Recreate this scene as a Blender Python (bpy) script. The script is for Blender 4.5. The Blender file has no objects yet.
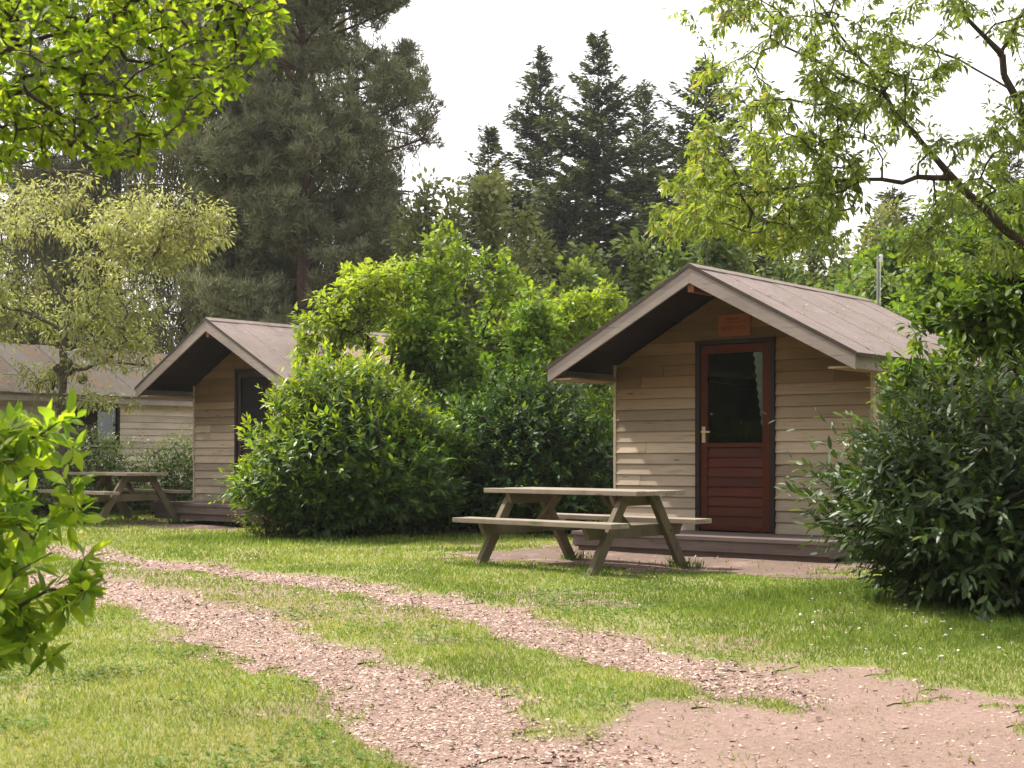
import bpy, math, random
import numpy as np
from mathutils import Vector
random.seed(7)
RS = np.random.RandomState(11)
scn = bpy.context.scene
C = scn.collection
F = 1400.0; HY = 455.0; E = 1.02           # focal length in px, horizon row, eye height
PI = math.pi

def G(px, py, z=0.0):                      # ground point seen at a pixel (used for laying out the place)
    d = F*(E-z)/(py-HY)
    return np.array([(px-512)*d/F, d, z])
def AT(px, py, d):
    return np.array([(px-512)*d/F, d, E+(HY-py)*d/F])

# ------------------------------------------------------------------ object helpers
def tag(o, label=None, cat=None, group=None, kind=None):
    if label: o['label'] = label
    if cat: o['category'] = cat
    if group: o['group'] = group
    if kind: o['kind'] = kind
    return o
def empty(name, loc=(0,0,0), rz=0.0):
    o = bpy.data.objects.new(name, None); C.objects.link(o)
    o.location = loc; o.rotation_euler = (0,0,rz); o.empty_display_size = .2
    return o
def link(name, me, mat, parent=None):
    o = bpy.data.objects.new(name, me); C.objects.link(o)
    if mat: me.materials.append(mat)
    if parent: o.parent = parent
    return o
def copy_tree(o, parent=None):
    c = o.copy(); C.objects.link(c)
    if parent: c.parent = parent
    for ch in [x for x in bpy.data.objects if x.parent == o]: copy_tree(ch, c)
    return c

def tri_mesh(name, V, T, vals=None):
    me = bpy.data.meshes.new(name)
    V = np.ascontiguousarray(V, dtype=np.float32); T = np.ascontiguousarray(T, dtype=np.int32)
    n = len(T)
    me.vertices.add(len(V)); me.vertices.foreach_set('co', V.ravel())
    me.loops.add(n*3); me.loops.foreach_set('vertex_index', T.ravel())
    me.polygons.add(n); me.polygons.foreach_set('loop_start', np.arange(0, n*3, 3, dtype=np.int32))
    me.update(calc_edges=True)
    if vals is not None:
        a = me.attributes.new('v', 'FLOAT', 'FACE'); a.data.foreach_set('value', np.ascontiguousarray(vals, dtype=np.float32))
    me.validate()
    return me

class MB:                                   # collects boxes and prisms in one mesh
    def __init__(s): s.v=[]; s.f=[]
    def add(s, vs, fs):
        b=len(s.v); s.v += [tuple(p) for p in vs]; s.f += [tuple(b+i for i in f) for f in fs]
    def box(s, x0,x1,y0,y1,z0,z1):
        s.add([(x0,y0,z0),(x1,y0,z0),(x1,y1,z0),(x0,y1,z0),(x0,y0,z1),(x1,y0,z1),(x1,y1,z1),(x0,y1,z1)],
              [(0,3,2,1),(4,5,6,7),(0,1,5,4),(1,2,6,5),(2,3,7,6),(3,0,4,7)])
    def hexa(s, p8):                        # bottom four, top four
        s.add(p8, [(0,3,2,1),(4,5,6,7),(0,1,5,4),(1,2,6,5),(2,3,7,6),(3,0,4,7)])
    def beam(s, a, b, w, h, up=(0,0,1)):    # rectangular bar from a to b; w across, h along up
        a=Vector(a); b=Vector(b); d=(b-a).normalized(); u=Vector(up)
        side=d.cross(u).normalized(); u=side.cross(d).normalized()
        p=[]
        for q in (a,b):
            for i,j in ((-1,-1),(1,-1),(1,1),(-1,1)): p.append(q+side*(i*w/2)+u*(j*h/2))
        s.add(p, [(0,1,2,3),(7,6,5,4),(0,4,5,1),(1,5,6,2),(2,6,7,3),(3,7,4,0)])
    def cyl(s, a, b, r, n=12, r2=None):
        a=Vector(a); b=Vector(b); d=(b-a).normalized(); r2=r if r2 is None else r2
        t=Vector((0,0,1)) if abs(d.z)<.9 else Vector((1,0,0)); x=d.cross(t).normalized(); y=d.cross(x)
        p=[a+(x*math.cos(2*PI*i/n)+y*math.sin(2*PI*i/n))*r for i in range(n)]+[b+(x*math.cos(2*PI*i/n)+y*math.sin(2*PI*i/n))*r2 for i in range(n)]
        s.add(p, [tuple(range(n))[::-1], tuple(range(n,2*n))]+[(i,(i+1)%n,n+(i+1)%n,n+i) for i in range(n)])
    def build(s, name, mat, parent=None, bevel=0):
        me=bpy.data.meshes.new(name); me.from_pydata(s.v,[],s.f); me.update()
        import bmesh
        bm=bmesh.new(); bm.from_mesh(me); bmesh.ops.recalc_face_normals(bm, faces=bm.faces)
        bm.to_mesh(me); bm.free()
        o=link(name,me,mat,parent)
        if bevel:
            m=o.modifiers.new('bevel','BEVEL'); m.width=bevel; m.segments=2; m.limit_method='ANGLE'; m.angle_limit=math.radians(40)
        return o

# ------------------------------------------------------------------ materials
def newmat(name):
    m=bpy.data.materials.new(name); m.use_nodes=True; nt=m.node_tree; nt.nodes.clear()
    out=nt.nodes.new('ShaderNodeOutputMaterial')
    return m, nt, out
def N(nt, typ, **kw):
    n=nt.nodes.new(typ)
    for k,v in kw.items():
        if k in n.inputs: n.inputs[k].default_value=v
        else: setattr(n,k,v)
    return n
def ramp(nt, fac, stops):
    r=nt.nodes.new('ShaderNodeValToRGB'); e=r.color_ramp.elements
    while len(e)<len(stops): e.new(.5)
    for i,(p,c) in enumerate(stops): e[i].position=p; e[i].color=(*c,1)
    nt.links.new(fac, r.inputs[0]); return r.outputs[0]
def mixc(nt, fac, a, b, mode='MIX'):
    m=nt.nodes.new('ShaderNodeMix'); m.data_type='RGBA'; m.blend_type=mode
    if hasattr(fac,'is_linked'): nt.links.new(fac,m.inputs[0])
    else: m.inputs[0].default_value=fac
    for s,i in ((a,6),(b,7)):
        if hasattr(s,'is_linked'): nt.links.new(s,m.inputs[i])
        else: m.inputs[i].default_value=(*s,1)
    return m.outputs[2]
def math_(nt, op, a, b=0.0):
    m=nt.nodes.new('ShaderNodeMath'); m.operation=op
    for s,i in ((a,0),(b,1)):
        if hasattr(s,'is_linked'): nt.links.new(s,m.inputs[i])
        else: m.inputs[i].default_value=s
    return m.outputs[0]
def noise(nt, vec, scale, detail=4, rough=.55):
    n=N(nt,'ShaderNodeTexNoise',Scale=scale,Detail=detail,Roughness=rough)
    if vec is not None: nt.links.new(vec,n.inputs['Vector'])
    return n.outputs['Fac']

def leaf_mat(name, stops, transl=.35, tcol=(1.5,1.45,.55), rough=.5, spec=.35, patch=.35):
    m,nt,out=newmat(name)
    at=N(nt,'ShaderNodeAttribute',attribute_name='v')
    geo=N(nt,'ShaderNodeNewGeometry')
    col=ramp(nt, at.outputs['Fac'], stops)
    nz=noise(nt, geo.outputs['Position'], 1.3, 2)
    k=N(nt,'ShaderNodeMapRange'); nt.links.new(nz,k.inputs[0]); k.inputs[1].default_value=.3;k.inputs[2].default_value=.7
    k.inputs[3].default_value=1-patch; k.inputs[4].default_value=1+patch*.7
    v=N(nt,'ShaderNodeVectorMath',operation='SCALE'); nt.links.new(col,v.inputs[0]); nt.links.new(k.outputs[0],v.inputs[3])
    col=v.outputs[0]
    p=N(nt,'ShaderNodeBsdfPrincipled',Roughness=rough); p.inputs['Specular IOR Level'].default_value=spec
    nt.links.new(col,p.inputs['Base Color'])
    tc=N(nt,'ShaderNodeVectorMath',operation='MULTIPLY'); nt.links.new(col,tc.inputs[0]); tc.inputs[1].default_value=tcol
    t=N(nt,'ShaderNodeBsdfTranslucent'); nt.links.new(tc.outputs[0],t.inputs['Color'])
    mx=N(nt,'ShaderNodeMixShader'); mx.inputs[0].default_value=transl
    nt.links.new(p.outputs[0],mx.inputs[1]); nt.links.new(t.outputs[0],mx.inputs[2]); nt.links.new(mx.outputs[0],out.inputs[0])
    return m

def wood_mat(name, a, b, dark, axis=0, rough=.8, grain=.6, weather_shade=None, islvar=.28, spec=.25, mossy=None):
    m,nt,out=newmat(name)
    tc=N(nt,'ShaderNodeTexCoord'); geo=N(nt,'ShaderNodeNewGeometry')
    isl=geo.outputs['Random Per Island']
    sh=N(nt,'ShaderNodeVectorMath',operation='ADD'); nt.links.new(tc.outputs['Object'],sh.inputs[0])
    cb=N(nt,'ShaderNodeCombineXYZ'); s7=math_(nt,'MULTIPLY',isl,17.0)
    for i in range(3): nt.links.new(s7,cb.inputs[i])
    nt.links.new(cb.outputs[0],sh.inputs[1])
    mp=N(nt,'ShaderNodeMapping'); nt.links.new(sh.outputs[0],mp.inputs[0])
    sc=[22,22,22]; sc[axis]=1.4; mp.inputs['Scale'].default_value=sc
    g=noise(nt,mp.outputs[0],1.6,6,.65)
    big=noise(nt,sh.outputs[0],1.7,3)
    col=mixc(nt,g,a,b)
    gg=N(nt,'ShaderNodeMapRange'); nt.links.new(g,gg.inputs[0]); gg.inputs[1].default_value=.56; gg.inputs[2].default_value=.75
    gg.inputs[4].default_value=grain; col=mixc(nt,gg.outputs[0],col,dark)
    mp2=N(nt,'ShaderNodeMapping'); nt.links.new(sh.outputs[0],mp2.inputs[0]); s2=[9,9,9]; s2[axis]=2.2; mp2.inputs['Scale'].default_value=s2
    vo=N(nt,'ShaderNodeTexVoronoi',Scale=1.0); nt.links.new(mp2.outputs[0],vo.inputs['Vector'])
    kn=N(nt,'ShaderNodeMapRange'); nt.links.new(vo.outputs['Distance'],kn.inputs[0]); kn.inputs[1].default_value=.05; kn.inputs[2].default_value=.14
    kn.inputs[3].default_value=.7; kn.inputs[4].default_value=0; col=mixc(nt,kn.outputs[0],col,dark)
    if weather_shade:                            # honey tone of sheltered boards plus overhang shade, painted darker towards the top
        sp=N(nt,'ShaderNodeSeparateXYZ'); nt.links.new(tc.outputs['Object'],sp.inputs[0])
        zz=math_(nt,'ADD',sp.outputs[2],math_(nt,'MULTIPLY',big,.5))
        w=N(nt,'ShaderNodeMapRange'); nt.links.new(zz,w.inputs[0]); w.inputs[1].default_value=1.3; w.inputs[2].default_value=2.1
        col=mixc(nt,w.outputs[0],col,mixc(nt,1.0,col,weather_shade,'MULTIPLY'))
    if weather_shade:                            # splash dirt along the lowest boards
        w=N(nt,'ShaderNodeMapRange'); nt.links.new(math_(nt,'ADD',sp.outputs[2],math_(nt,'MULTIPLY',g,.35)),w.inputs[0]); w.inputs[1].default_value=.35; w.inputs[2].default_value=.75; w.inputs[3].default_value=.5; w.inputs[4].default_value=0
        col=mixc(nt,w.outputs[0],col,(.13,.12,.085))
    if mossy:
        ms=noise(nt,tc.outputs['Object'],3.3,5,.7)
        w=N(nt,'ShaderNodeMapRange'); nt.links.new(ms,w.inputs[0]); w.inputs[1].default_value=.5; w.inputs[2].default_value=.68; w.inputs[4].default_value=.75
        col=mixc(nt,w.outputs[0],col,mossy)
    k=N(nt,'ShaderNodeMapRange'); nt.links.new(isl,k.inputs[0]); k.inputs[3].default_value=1-islvar; k.inputs[4].default_value=1+islvar
    k2=math_(nt,'MULTIPLY',k.outputs[0],math_(nt,'ADD',.6,math_(nt,'MULTIPLY',big,.8)))
    v=N(nt,'ShaderNodeVectorMath',operation='SCALE'); nt.links.new(col,v.inputs[0]); nt.links.new(k2,v.inputs[3])
    p=N(nt,'ShaderNodeBsdfPrincipled',Roughness=rough); p.inputs['Specular IOR Level'].default_value=spec
    nt.links.new(v.outputs[0],p.inputs['Base Color'])
    bp=N(nt,'ShaderNodeBump',Strength=.35,Distance=.004); nt.links.new(g,bp.inputs['Height']); nt.links.new(bp.outputs[0],p.inputs['Normal'])
    nt.links.new(p.outputs[0],out.inputs[0]); return m

def rough_mat(name, a, b, scale=6, c=None, cscale=1.2, clo=.5, chi=.65, rough=.9, bump=.4, bd=.01, metal=0, spec=.2):
    m,nt,out=newmat(name)
    tc=N(nt,'ShaderNodeTexCoord')
    g=noise(nt,tc.outputs['Object'],scale,6,.7)
    gr=N(nt,'ShaderNodeMapRange'); nt.links.new(g,gr.inputs[0]); gr.inputs[1].default_value=.3; gr.inputs[2].default_value=.7
    col=mixc(nt,gr.outputs[0],a,b)
    if c:
        n2=noise(nt,tc.outputs['Object'],cscale,5,.7)
        w=N(nt,'ShaderNodeMapRange'); nt.links.new(n2,w.inputs[0]); w.inputs[1].default_value=clo; w.inputs[2].default_value=chi
        col=mixc(nt,w.outputs[0],col,c)
    p=N(nt,'ShaderNodeBsdfPrincipled',Roughness=rough,Metallic=metal); p.inputs['Specular IOR Level'].default_value=spec
    nt.links.new(col,p.inputs['Base Color'])
    bp=N(nt,'ShaderNodeBump',Strength=bump,Distance=bd); nt.links.new(g,bp.inputs['Height']); nt.links.new(bp.outputs[0],p.inputs['Normal'])
    nt.links.new(p.outputs[0],out.inputs[0]); return m

M={}
M['siding']=wood_mat('siding_wood',(.47,.385,.30),(.34,.275,.21),(.09,.062,.048),axis=0,weather_shade=(.44,.33,.215))
M['siding_side']=wood_mat('siding_side_wood',(.47,.385,.30),(.34,.275,.21),(.11,.075,.055),axis=1)
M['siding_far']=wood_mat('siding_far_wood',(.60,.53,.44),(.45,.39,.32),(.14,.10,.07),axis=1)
M['fascia']=wood_mat('fascia_wood',(.34,.29,.265),(.22,.185,.17),(.08,.06,.055),axis=0,islvar=.1)
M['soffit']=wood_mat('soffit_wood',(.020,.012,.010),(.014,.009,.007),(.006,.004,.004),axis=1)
M['purlin']=wood_mat('purlin_wood',(.22,.09,.04),(.15,.06,.03),(.06,.03,.02),axis=1)
M['plate']=wood_mat('plate_wood',(.34,.25,.15),(.24,.17,.10),(.1,.07,.05),axis=1)
M['door']=wood_mat('door_wood',(.085,.016,.0065),(.045,.009,.004),(.02,.004,.003),axis=0,rough=.4,islvar=.25,spec=.22,grain=.4)
M['door_frame']=rough_mat('door_frame_paint',(.018,.011,.011),(.03,.018,.016),rough=.5,bump=.1)
M['door_dark']=wood_mat('plum_door_wood',(.04,.016,.018),(.028,.012,.014),(.012,.006,.008),axis=0,rough=.5,islvar=.15)
M['deck']=wood_mat('deck_wood',(.15,.118,.108),(.10,.078,.07),(.045,.03,.028),axis=0,islvar=.12)
M['table']=wood_mat('table_wood',(.30,.255,.205),(.20,.165,.13),(.08,.06,.05),axis=0,mossy=(.15,.14,.09),islvar=.15)
M['leg']=wood_mat('table_leg_wood',(.17,.135,.09),(.11,.09,.06),(.05,.04,.03),axis=2,mossy=(.08,.085,.04),islvar=.15)
def felt_mat(name,a,b,moss,rust,mo=.5,ro=.62):
    m,nt,out=newmat(name)
    tc=N(nt,'ShaderNodeTexCoord'); geo=N(nt,'ShaderNodeNewGeometry'); O=tc.outputs['Object']
    fine=noise(nt,O,70,4,.8); mid=noise(nt,O,9,5,.7); big=noise(nt,O,1.5,4,.6)
    mp=N(nt,'ShaderNodeMapping'); nt.links.new(O,mp.inputs[0]); mp.inputs['Scale'].default_value=(1.2,14,1.2)
    st=noise(nt,mp.outputs[0],1.5,5,.65)
    def mr(x,lo,hi,t0=0,t1=1):
        k=N(nt,'ShaderNodeMapRange'); nt.links.new(x,k.inputs[0]); k.inputs[1].default_value=lo;k.inputs[2].default_value=hi;k.inputs[3].default_value=t0;k.inputs[4].default_value=t1; return k.outputs[0]
    col=mixc(nt,mr(fine,.35,.65),a,b)
    col=mixc(nt,mr(st,.48,.68,0,.6),col,b)
    col=mixc(nt,math_(nt,'MULTIPLY',mr(mid,.45,.62),mr(big,.42,mo+.12)),col,moss)
    col=mixc(nt,math_(nt,'MULTIPLY',mr(mid,.5,.6),mr(big,ro,ro+.12)),col,rust)
    k=math_(nt,'MULTIPLY',mr(mid,.3,.7,.82,1.12),mr(geo.outputs['Random Per Island'],0,1,.93,1.05))
    v=N(nt,'ShaderNodeVectorMath',operation='SCALE'); nt.links.new(col,v.inputs[0]); nt.links.new(k,v.inputs[3])
    p=N(nt,'ShaderNodeBsdfPrincipled',Roughness=.95); p.inputs['Specular IOR Level'].default_value=.15
    nt.links.new(v.outputs[0],p.inputs['Base Color'])
    bp=N(nt,'ShaderNodeBump',Strength=.6,Distance=.006); nt.links.new(math_(nt,'ADD',fine,mid),bp.inputs['Height']); nt.links.new(bp.outputs[0],p.inputs['Normal'])
    nt.links.new(p.outputs[0],out.inputs[0]); return m
M['felt']=rough_mat('roof_felt',(.33,.29,.275),(.22,.19,.18),60,c=(.25,.155,.105),cscale=2.1,clo=.60,chi=.80,bump=.5,bd=.004)
M['felt_pink']=rough_mat('roof_felt_pink',(.31,.22,.195),(.24,.17,.15),60,bump=.5,bd=.004)
M['felt_far']=rough_mat('roof_felt_far',(.17,.145,.12),(.105,.095,.075),40,c=(.20,.10,.055),cscale=.9,clo=.5,chi=.68,bump=.5,bd=.004)
M['felt']=felt_mat('roof_felt_worn',(.285,.235,.22),(.16,.13,.12),(.15,.135,.095),(.24,.135,.085))
M['felt_far']=felt_mat('roof_felt_mossy',(.16,.135,.12),(.085,.075,.065),(.07,.07,.04),(.20,.09,.05),mo=.4,ro=.5)
M['felt_edge']=rough_mat('roof_edge',(.05,.038,.034),(.08,.06,.055),20,rough=.8)
M['dark']=rough_mat('dark_interior',(.012,.011,.01),(.02,.018,.016),4)
M['sign']=wood_mat('sign_wood',(.27,.085,.025),(.20,.06,.02),(.08,.03,.015),axis=0,rough=.6,islvar=.05)
M['sign_mark']=rough_mat('sign_marks',(.06,.03,.025),(.08,.035,.03),8)
M['brass']=rough_mat('handle_metal',(.62,.54,.36),(.5,.43,.28),30,rough=.35,metal=.6,bump=.05)
M['steel']=rough_mat('galvanised_steel',(.30,.30,.30),(.22,.22,.22),12,rough=.55,metal=.35,bump=.05)
M['white']=rough_mat('white_plastic',(.75,.75,.73),(.68,.68,.66),12,rough=.5,bump=.05)
M['bolt']=rough_mat('bolt_metal',(.10,.08,.07),(.16,.12,.1),30,rough=.6,metal=.5)
M['bark']=rough_mat('bark',(.075,.055,.042),(.035,.027,.021),9,bump=.9,bd=.02)
M['bark_grey']=rough_mat('bark_grey',(.12,.10,.08),(.06,.05,.04),9,c=(.07,.08,.04),bump=.8,bd=.02)
M['bark_red']=rough_mat('bark_red',(.15,.095,.075),(.075,.048,.038),5,bump=.9,bd=.03)
M['curtain']=rough_mat('lace_curtain',(.75,.75,.72),(.6,.6,.58),50,rough=.95,bump=.1)

def glass_mat():
    m,nt,out=newmat('window_glass')
    t=N(nt,'ShaderNodeBsdfTransparent'); t.inputs[0].default_value=(.75,.8,.78,1)
    g=N(nt,'ShaderNodeBsdfGlossy',Roughness=.01); g.inputs[0].default_value=(.9,.95,.95,1)
    lw=N(nt,'ShaderNodeLayerWeight'); lw.inputs[0].default_value=.5; f2=math_(nt,'ADD',.055,math_(nt,'MULTIPLY',math_(nt,'POWER',lw.outputs['Facing'],4.0),.7))
    mx=N(nt,'ShaderNodeMixShader'); nt.links.new(f2,mx.inputs[0]); nt.links.new(t.outputs[0],mx.inputs[1]); nt.links.new(g.outputs[0],mx.inputs[2])
    nt.links.new(mx.outputs[0],out.inputs[0]); return m
M['glass']=glass_mat()

M['dark_glass']=rough_mat('dark_glazing',(.008,.008,.009),(.012,.011,.013),3,rough=.5,bump=0,spec=.1)
# leaf stops: v 0 old/inner ... 1 new growth, crown tops, the laurel's painted sunlit side
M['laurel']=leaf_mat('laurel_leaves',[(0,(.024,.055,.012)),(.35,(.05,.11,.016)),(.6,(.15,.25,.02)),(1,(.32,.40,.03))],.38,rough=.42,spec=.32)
M['laurel_dark']=leaf_mat('dark_laurel_leaves',[(0,(.028,.055,.016)),(.5,(.05,.09,.025)),(.75,(.09,.15,.03)),(1,(.24,.31,.035))],.28,rough=.42,spec=.35)
M['laurel_shade']=leaf_mat('shade_laurel_leaves',[(0,(.018,.045,.010)),(.5,(.032,.075,.014)),(.8,(.07,.14,.018)),(1,(.20,.28,.025))],.32,rough=.5,spec=.25)
M['shrub_bright']=leaf_mat('bright_shrub_leaves',[(0,(.09,.16,.022)),(.5,(.20,.29,.035)),(1,(.36,.43,.06))],.45)
M['shrub_mid']=leaf_mat('green_shrub_leaves',[(0,(.045,.10,.018)),(.45,(.11,.21,.025)),(1,(.28,.37,.04))],.42)
M['beech']=leaf_mat('beech_leaves',[(0,(.08,.15,.02)),(.5,(.17,.27,.035)),(1,(.28,.36,.05))],.72,tcol=(1.75,1.6,.5))
M['fore']=leaf_mat('foreground_leaves',[(0,(.07,.15,.02)),(.5,(.18,.30,.035)),(1,(.30,.40,.055))],.6,tcol=(1.7,1.5,.55))
M['cherry']=leaf_mat('cherry_leaves',[(0,(.09,.13,.04)),(.6,(.18,.25,.06)),(.94,(.30,.36,.08)),(1,(.32,.27,.11))],.55)
M['willow']=leaf_mat('pale_leaves',[(0,(.15,.18,.065)),(.5,(.29,.32,.11)),(1,(.44,.45,.18))],.42,tcol=(1.3,1.3,.75))
M['hazel']=leaf_mat('hazel_leaves',[(0,(.05,.095,.022)),(.6,(.10,.18,.03)),(1,(.25,.33,.04))],.45)
M['bg_green']=leaf_mat('woodland_leaves',[(0,(.055,.095,.03)),(.5,(.105,.165,.045)),(1,(.20,.26,.07))],.36)
M['bg_pale']=leaf_mat('pale_woodland_leaves',[(0,(.09,.12,.05)),(.5,(.15,.18,.07)),(1,(.25,.27,.11))],.36)
M['spruce']=leaf_mat('spruce_needles',[(0,(.022,.038,.018)),(.5,(.042,.064,.028)),(1,(.10,.125,.048))],.14,rough=.7,spec=.2)
M['pine']=leaf_mat('pine_needles',[(0,(.085,.10,.055)),(.5,(.14,.155,.085)),(1,(.22,.235,.13))],.12,rough=.65,spec=.25)
M['larch']=leaf_mat('weeping_needles',[(0,(.075,.082,.038)),(.5,(.125,.135,.06)),(1,(.20,.215,.095))],.2,rough=.8,spec=.15)
M['grass']=leaf_mat('grass_blades',[(0,(.12,.195,.035)),(.45,(.215,.305,.06)),(.8,(.34,.39,.11)),(1,(.50,.46,.22))],.45,tcol=(1.25,1.15,.75),rough=.6,spec=.2,patch=.22)
M['yellow']=leaf_mat('yellow_shrub_leaves',[(0,(.08,.12,.02)),(.5,(.18,.2,.03)),(1,(.45,.36,.02))],.4)

M['chips']=leaf_mat('wood_chips',[(0,(.17,.11,.09)),(.25,(.33,.225,.185)),(.7,(.46,.34,.29)),(1,(.60,.50,.44))],.0,rough=.9,spec=.1,patch=.15)
# ------------------------------------------------------------------ numpy foliage
def norm(a): return a/np.maximum(np.linalg.norm(a,axis=-1,keepdims=True),1e-9)
LEAF_HI=(np.array([(0,0,0),(.3,.42,.10),(.65,.40,.07),(1,0,-.08),(.65,-.40,.07),(.3,-.42,.10),(.5,0,-.01)]),
         np.array([(0,6,1),(1,6,2),(2,6,3),(3,6,4),(4,6,5),(5,6,0)]))
LEAF_LO=(np.array([(0,0,0),(.45,.5,.10),(1,0,-.05),(.45,-.5,.10)]), np.array([(0,1,2),(0,2,3)]))
def leaves(P,D,Nn,L,Wd,v,tpl=LEAF_LO):
    """arrays -> (verts, tris, face values)"""
    D=norm(D); S=norm(np.cross(D,Nn)); Nn=np.cross(S,D)
    tp,tt=tpl; n=len(P); k=len(tp)
    V=P[:,None,:]+D[:,None,:]*(tp[None,:,0:1]*L[:,None,None])+S[:,None,:]*(tp[None,:,1:2]*Wd[:,None,None])+Nn[:,None,:]*(tp[None,:,2:3]*Wd[:,None,None])
    T=tt[None]+np.arange(n)[:,None,None]*k
    return V.reshape(-1,3),T.reshape(-1,3),np.repeat(v,len(tt))
def merge(parts):
    Vs=[];Ts=[];vs=[];b=0
    for V,T,v in parts: Vs.append(V);Ts.append(T+b);vs.append(v);b+=len(V)
    return np.concatenate(Vs),np.concatenate(Ts),np.concatenate(vs)
def rdir(n, rs): return norm(rs.normal(size=(n,3)))

def tubes(P0,P1,R0,R1,k=5):
    n=len(P0); D=norm(P1-P0); t=np.where(np.abs(D[:,2:3])<.9,np.array([[0,0,1.]]),np.array([[1.,0,0]]))
    X=norm(np.cross(D,t)); Y=np.cross(D,X)
    a=np.arange(k)*2*PI/k; ring=X[:,None]*np.cos(a)[None,:,None]+Y[:,None]*np.sin(a)[None,:,None]
    V=np.concatenate([P0[:,None]+ring*R0[:,None,None],P1[:,None]+ring*R1[:,None,None]],1).reshape(-1,3)
    i=np.arange(k); j=(i+1)%k
    T=np.concatenate([np.stack([i,j,k+j],1),np.stack([i,k+j,k+i],1)])
    T=(T[None]+np.arange(n)[:,None,None]*2*k).reshape(-1,3)
    return V,T,np.zeros(len(T))

def polyline(pts, step=.15):
    out=[np.array(pts[0],float)]
    for a,b in zip(pts[:-1],pts[1:]):
        a=np.array(a,float);b=np.array(b,float);m=max(1,int(np.linalg.norm(b-a)/step))
        for i in range(1,m+1): out.append(a+(b-a)*i/m)
    return out

def skeleton(stems, targets, rs, step=.18, sag=.12, rmin=.004, rmax=.1, maxr=None, wob=.03):
    nodes=[];par=[]
    for st in stems:
        pl=polyline(st,step)
        if nodes:
            d=np.linalg.norm(np.array(nodes)-pl[0],axis=1); p=int(d.argmin())
        else: p=-1
        for q in pl:
            q=q+rs.normal(size=3)*wob*.4
            nodes.append(q);par.append(p);p=len(nodes)-1
    base=len(nodes)
    A=np.zeros((base+len(targets)*40,3)); A[:base]=np.array(nodes); cnt=base
    d0=np.array([np.min(np.linalg.norm(A[:base]-t,axis=1)) for t in targets])
    twigs=[]
    for ti in np.argsort(d0):
        t=targets[ti]
        dv=t-A[:cnt]; d=np.linalg.norm(dv,axis=1)+np.maximum(0,-dv[:,2])*.6
        j=int(d.argmin()); a=A[j]; L=np.linalg.norm(t-a); m=min(38,max(2,int(L/step)))
        path=[]; p=j
        off=rs.normal(size=3)*L*.10
        for i in range(1,m+1):
            u=i/m
            q=a+(t-a)*u+np.array([0,0,1])*sag*L*math.sin(u*PI)+off*math.sin(u*PI)+rs.normal(size=3)*wob*.5
            if cnt>=len(A): break
            A[cnt]=q; nodes.append(q); par.append(p); p=cnt; path.append(cnt); cnt+=1
        twigs.append((j,path))
    A=A[:cnt]; par=np.array(par); w=np.zeros(cnt)
    for j,path in twigs: w[path[-1]]+=1
    for i in range(cnt-1,0,-1):
        if par[i]>=0: w[par[i]]+=w[i]
    r=np.minimum(rmin*np.maximum(w,1)**.5, rmax)
    return A,par,r,twigs

def twig_leaves(A,par,twigs,rs,n_per,L,W,droop=.3,up=.3,spread=.06,vfun=None,tpl=LEAF_LO,last=1.2,lv=.35):
    P=[];D=[]; 
    for j,path in twigs:
        pts=A[[j]+path]; seg=np.diff(pts,axis=0); 
        cum=np.concatenate([[0],np.cumsum(np.linalg.norm(seg,axis=1))]); tot=cum[-1]
        s=tot-rs.rand(n_per)**1.3*min(tot,last)
        idx=np.clip(np.searchsorted(cum,s)-1,0,len(seg)-1)
        fr=(s-cum[idx])/np.maximum(cum[idx+1]-cum[idx],1e-6)
        P.append(pts[idx]+seg[idx]*fr[:,None]); D.append(norm(seg[idx]))
    P=np.concatenate(P);D=np.concatenate(D);n=len(P)
    rad=rdir(n,rs); P=P+rad*spread*rs.rand(n,1)
    dd=norm(D*.5+rad*.9+np.array([0,0,-droop]))
    nn=norm(np.array([0,0,1.])+rs.normal(size=(n,3))*up)
    l=L*(1+lv*(rs.rand(n)*2-1))
    v=rs.rand(n)*.75 if vfun is None else vfun(P,rs)
    return leaves(P,dd,nn,l,l*W,np.clip(v,0,1),tpl)

def clump_targets(c, r, n, rs, lobes=9, lobe_r=.38, zmin=None, shell=.6):
    c=np.array(c);r=np.array(r); ld=rdir(lobes,rs)*(shell+(.95-shell)*rs.rand(lobes,1))
    k=rs.randint(0,lobes,n); rr=lobe_r*(.6+.7*rs.rand(lobes))
    q=ld[k]+rdir(n,rs)*rr[k][:,None]*rs.rand(n,1)**.45
    q=q[np.linalg.norm(q,axis=1)<1.12]
    P=c+q*r
    if zmin is not None: P=P[P[:,2]>zmin]
    return P

def plant(name, label, cat, group, base, stems, targets, leafmat, bark, seed, n_per, L, W, crown='crown', trunk='trunk', rmax=.1, rmin=.004, step=.18, sag=.12, extra=None, lod=True, radd=None, **kw):
    rs=np.random.RandomState(seed); b=np.array([base[0],base[1],0.])
    root=empty(name,tuple(b)); tag(root,label,cat,group)
    A,par,r,tw=skeleton(stems,targets,rs,step=step,sag=sag,rmin=rmin,rmax=rmax)
    if radd is not None: r=radd(A,r)
    ok=par>=0; i=np.nonzero(ok)[0]
    V,T,_=tubes(A[par[i]]-b,A[i]-b,np.minimum(r[par[i]],r[i]*1.6),r[i],6 if rmax>.04 else 4)
    me=tri_mesh(trunk,V,T); me.polygons.foreach_set('use_smooth',[True]*len(me.polygons)); link(trunk,me,bark,root)
    parts=[twig_leaves(A,par,tw,rs,n_per,L,W,**kw)]
    if extra: parts+=extra(rs)
    V,T,v=merge(parts); V=V-b; V[:,2]=np.maximum(V[:,2],.01)
    link(crown,tri_mesh(crown,V,T,v),leafmat,root)
    return root

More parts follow.
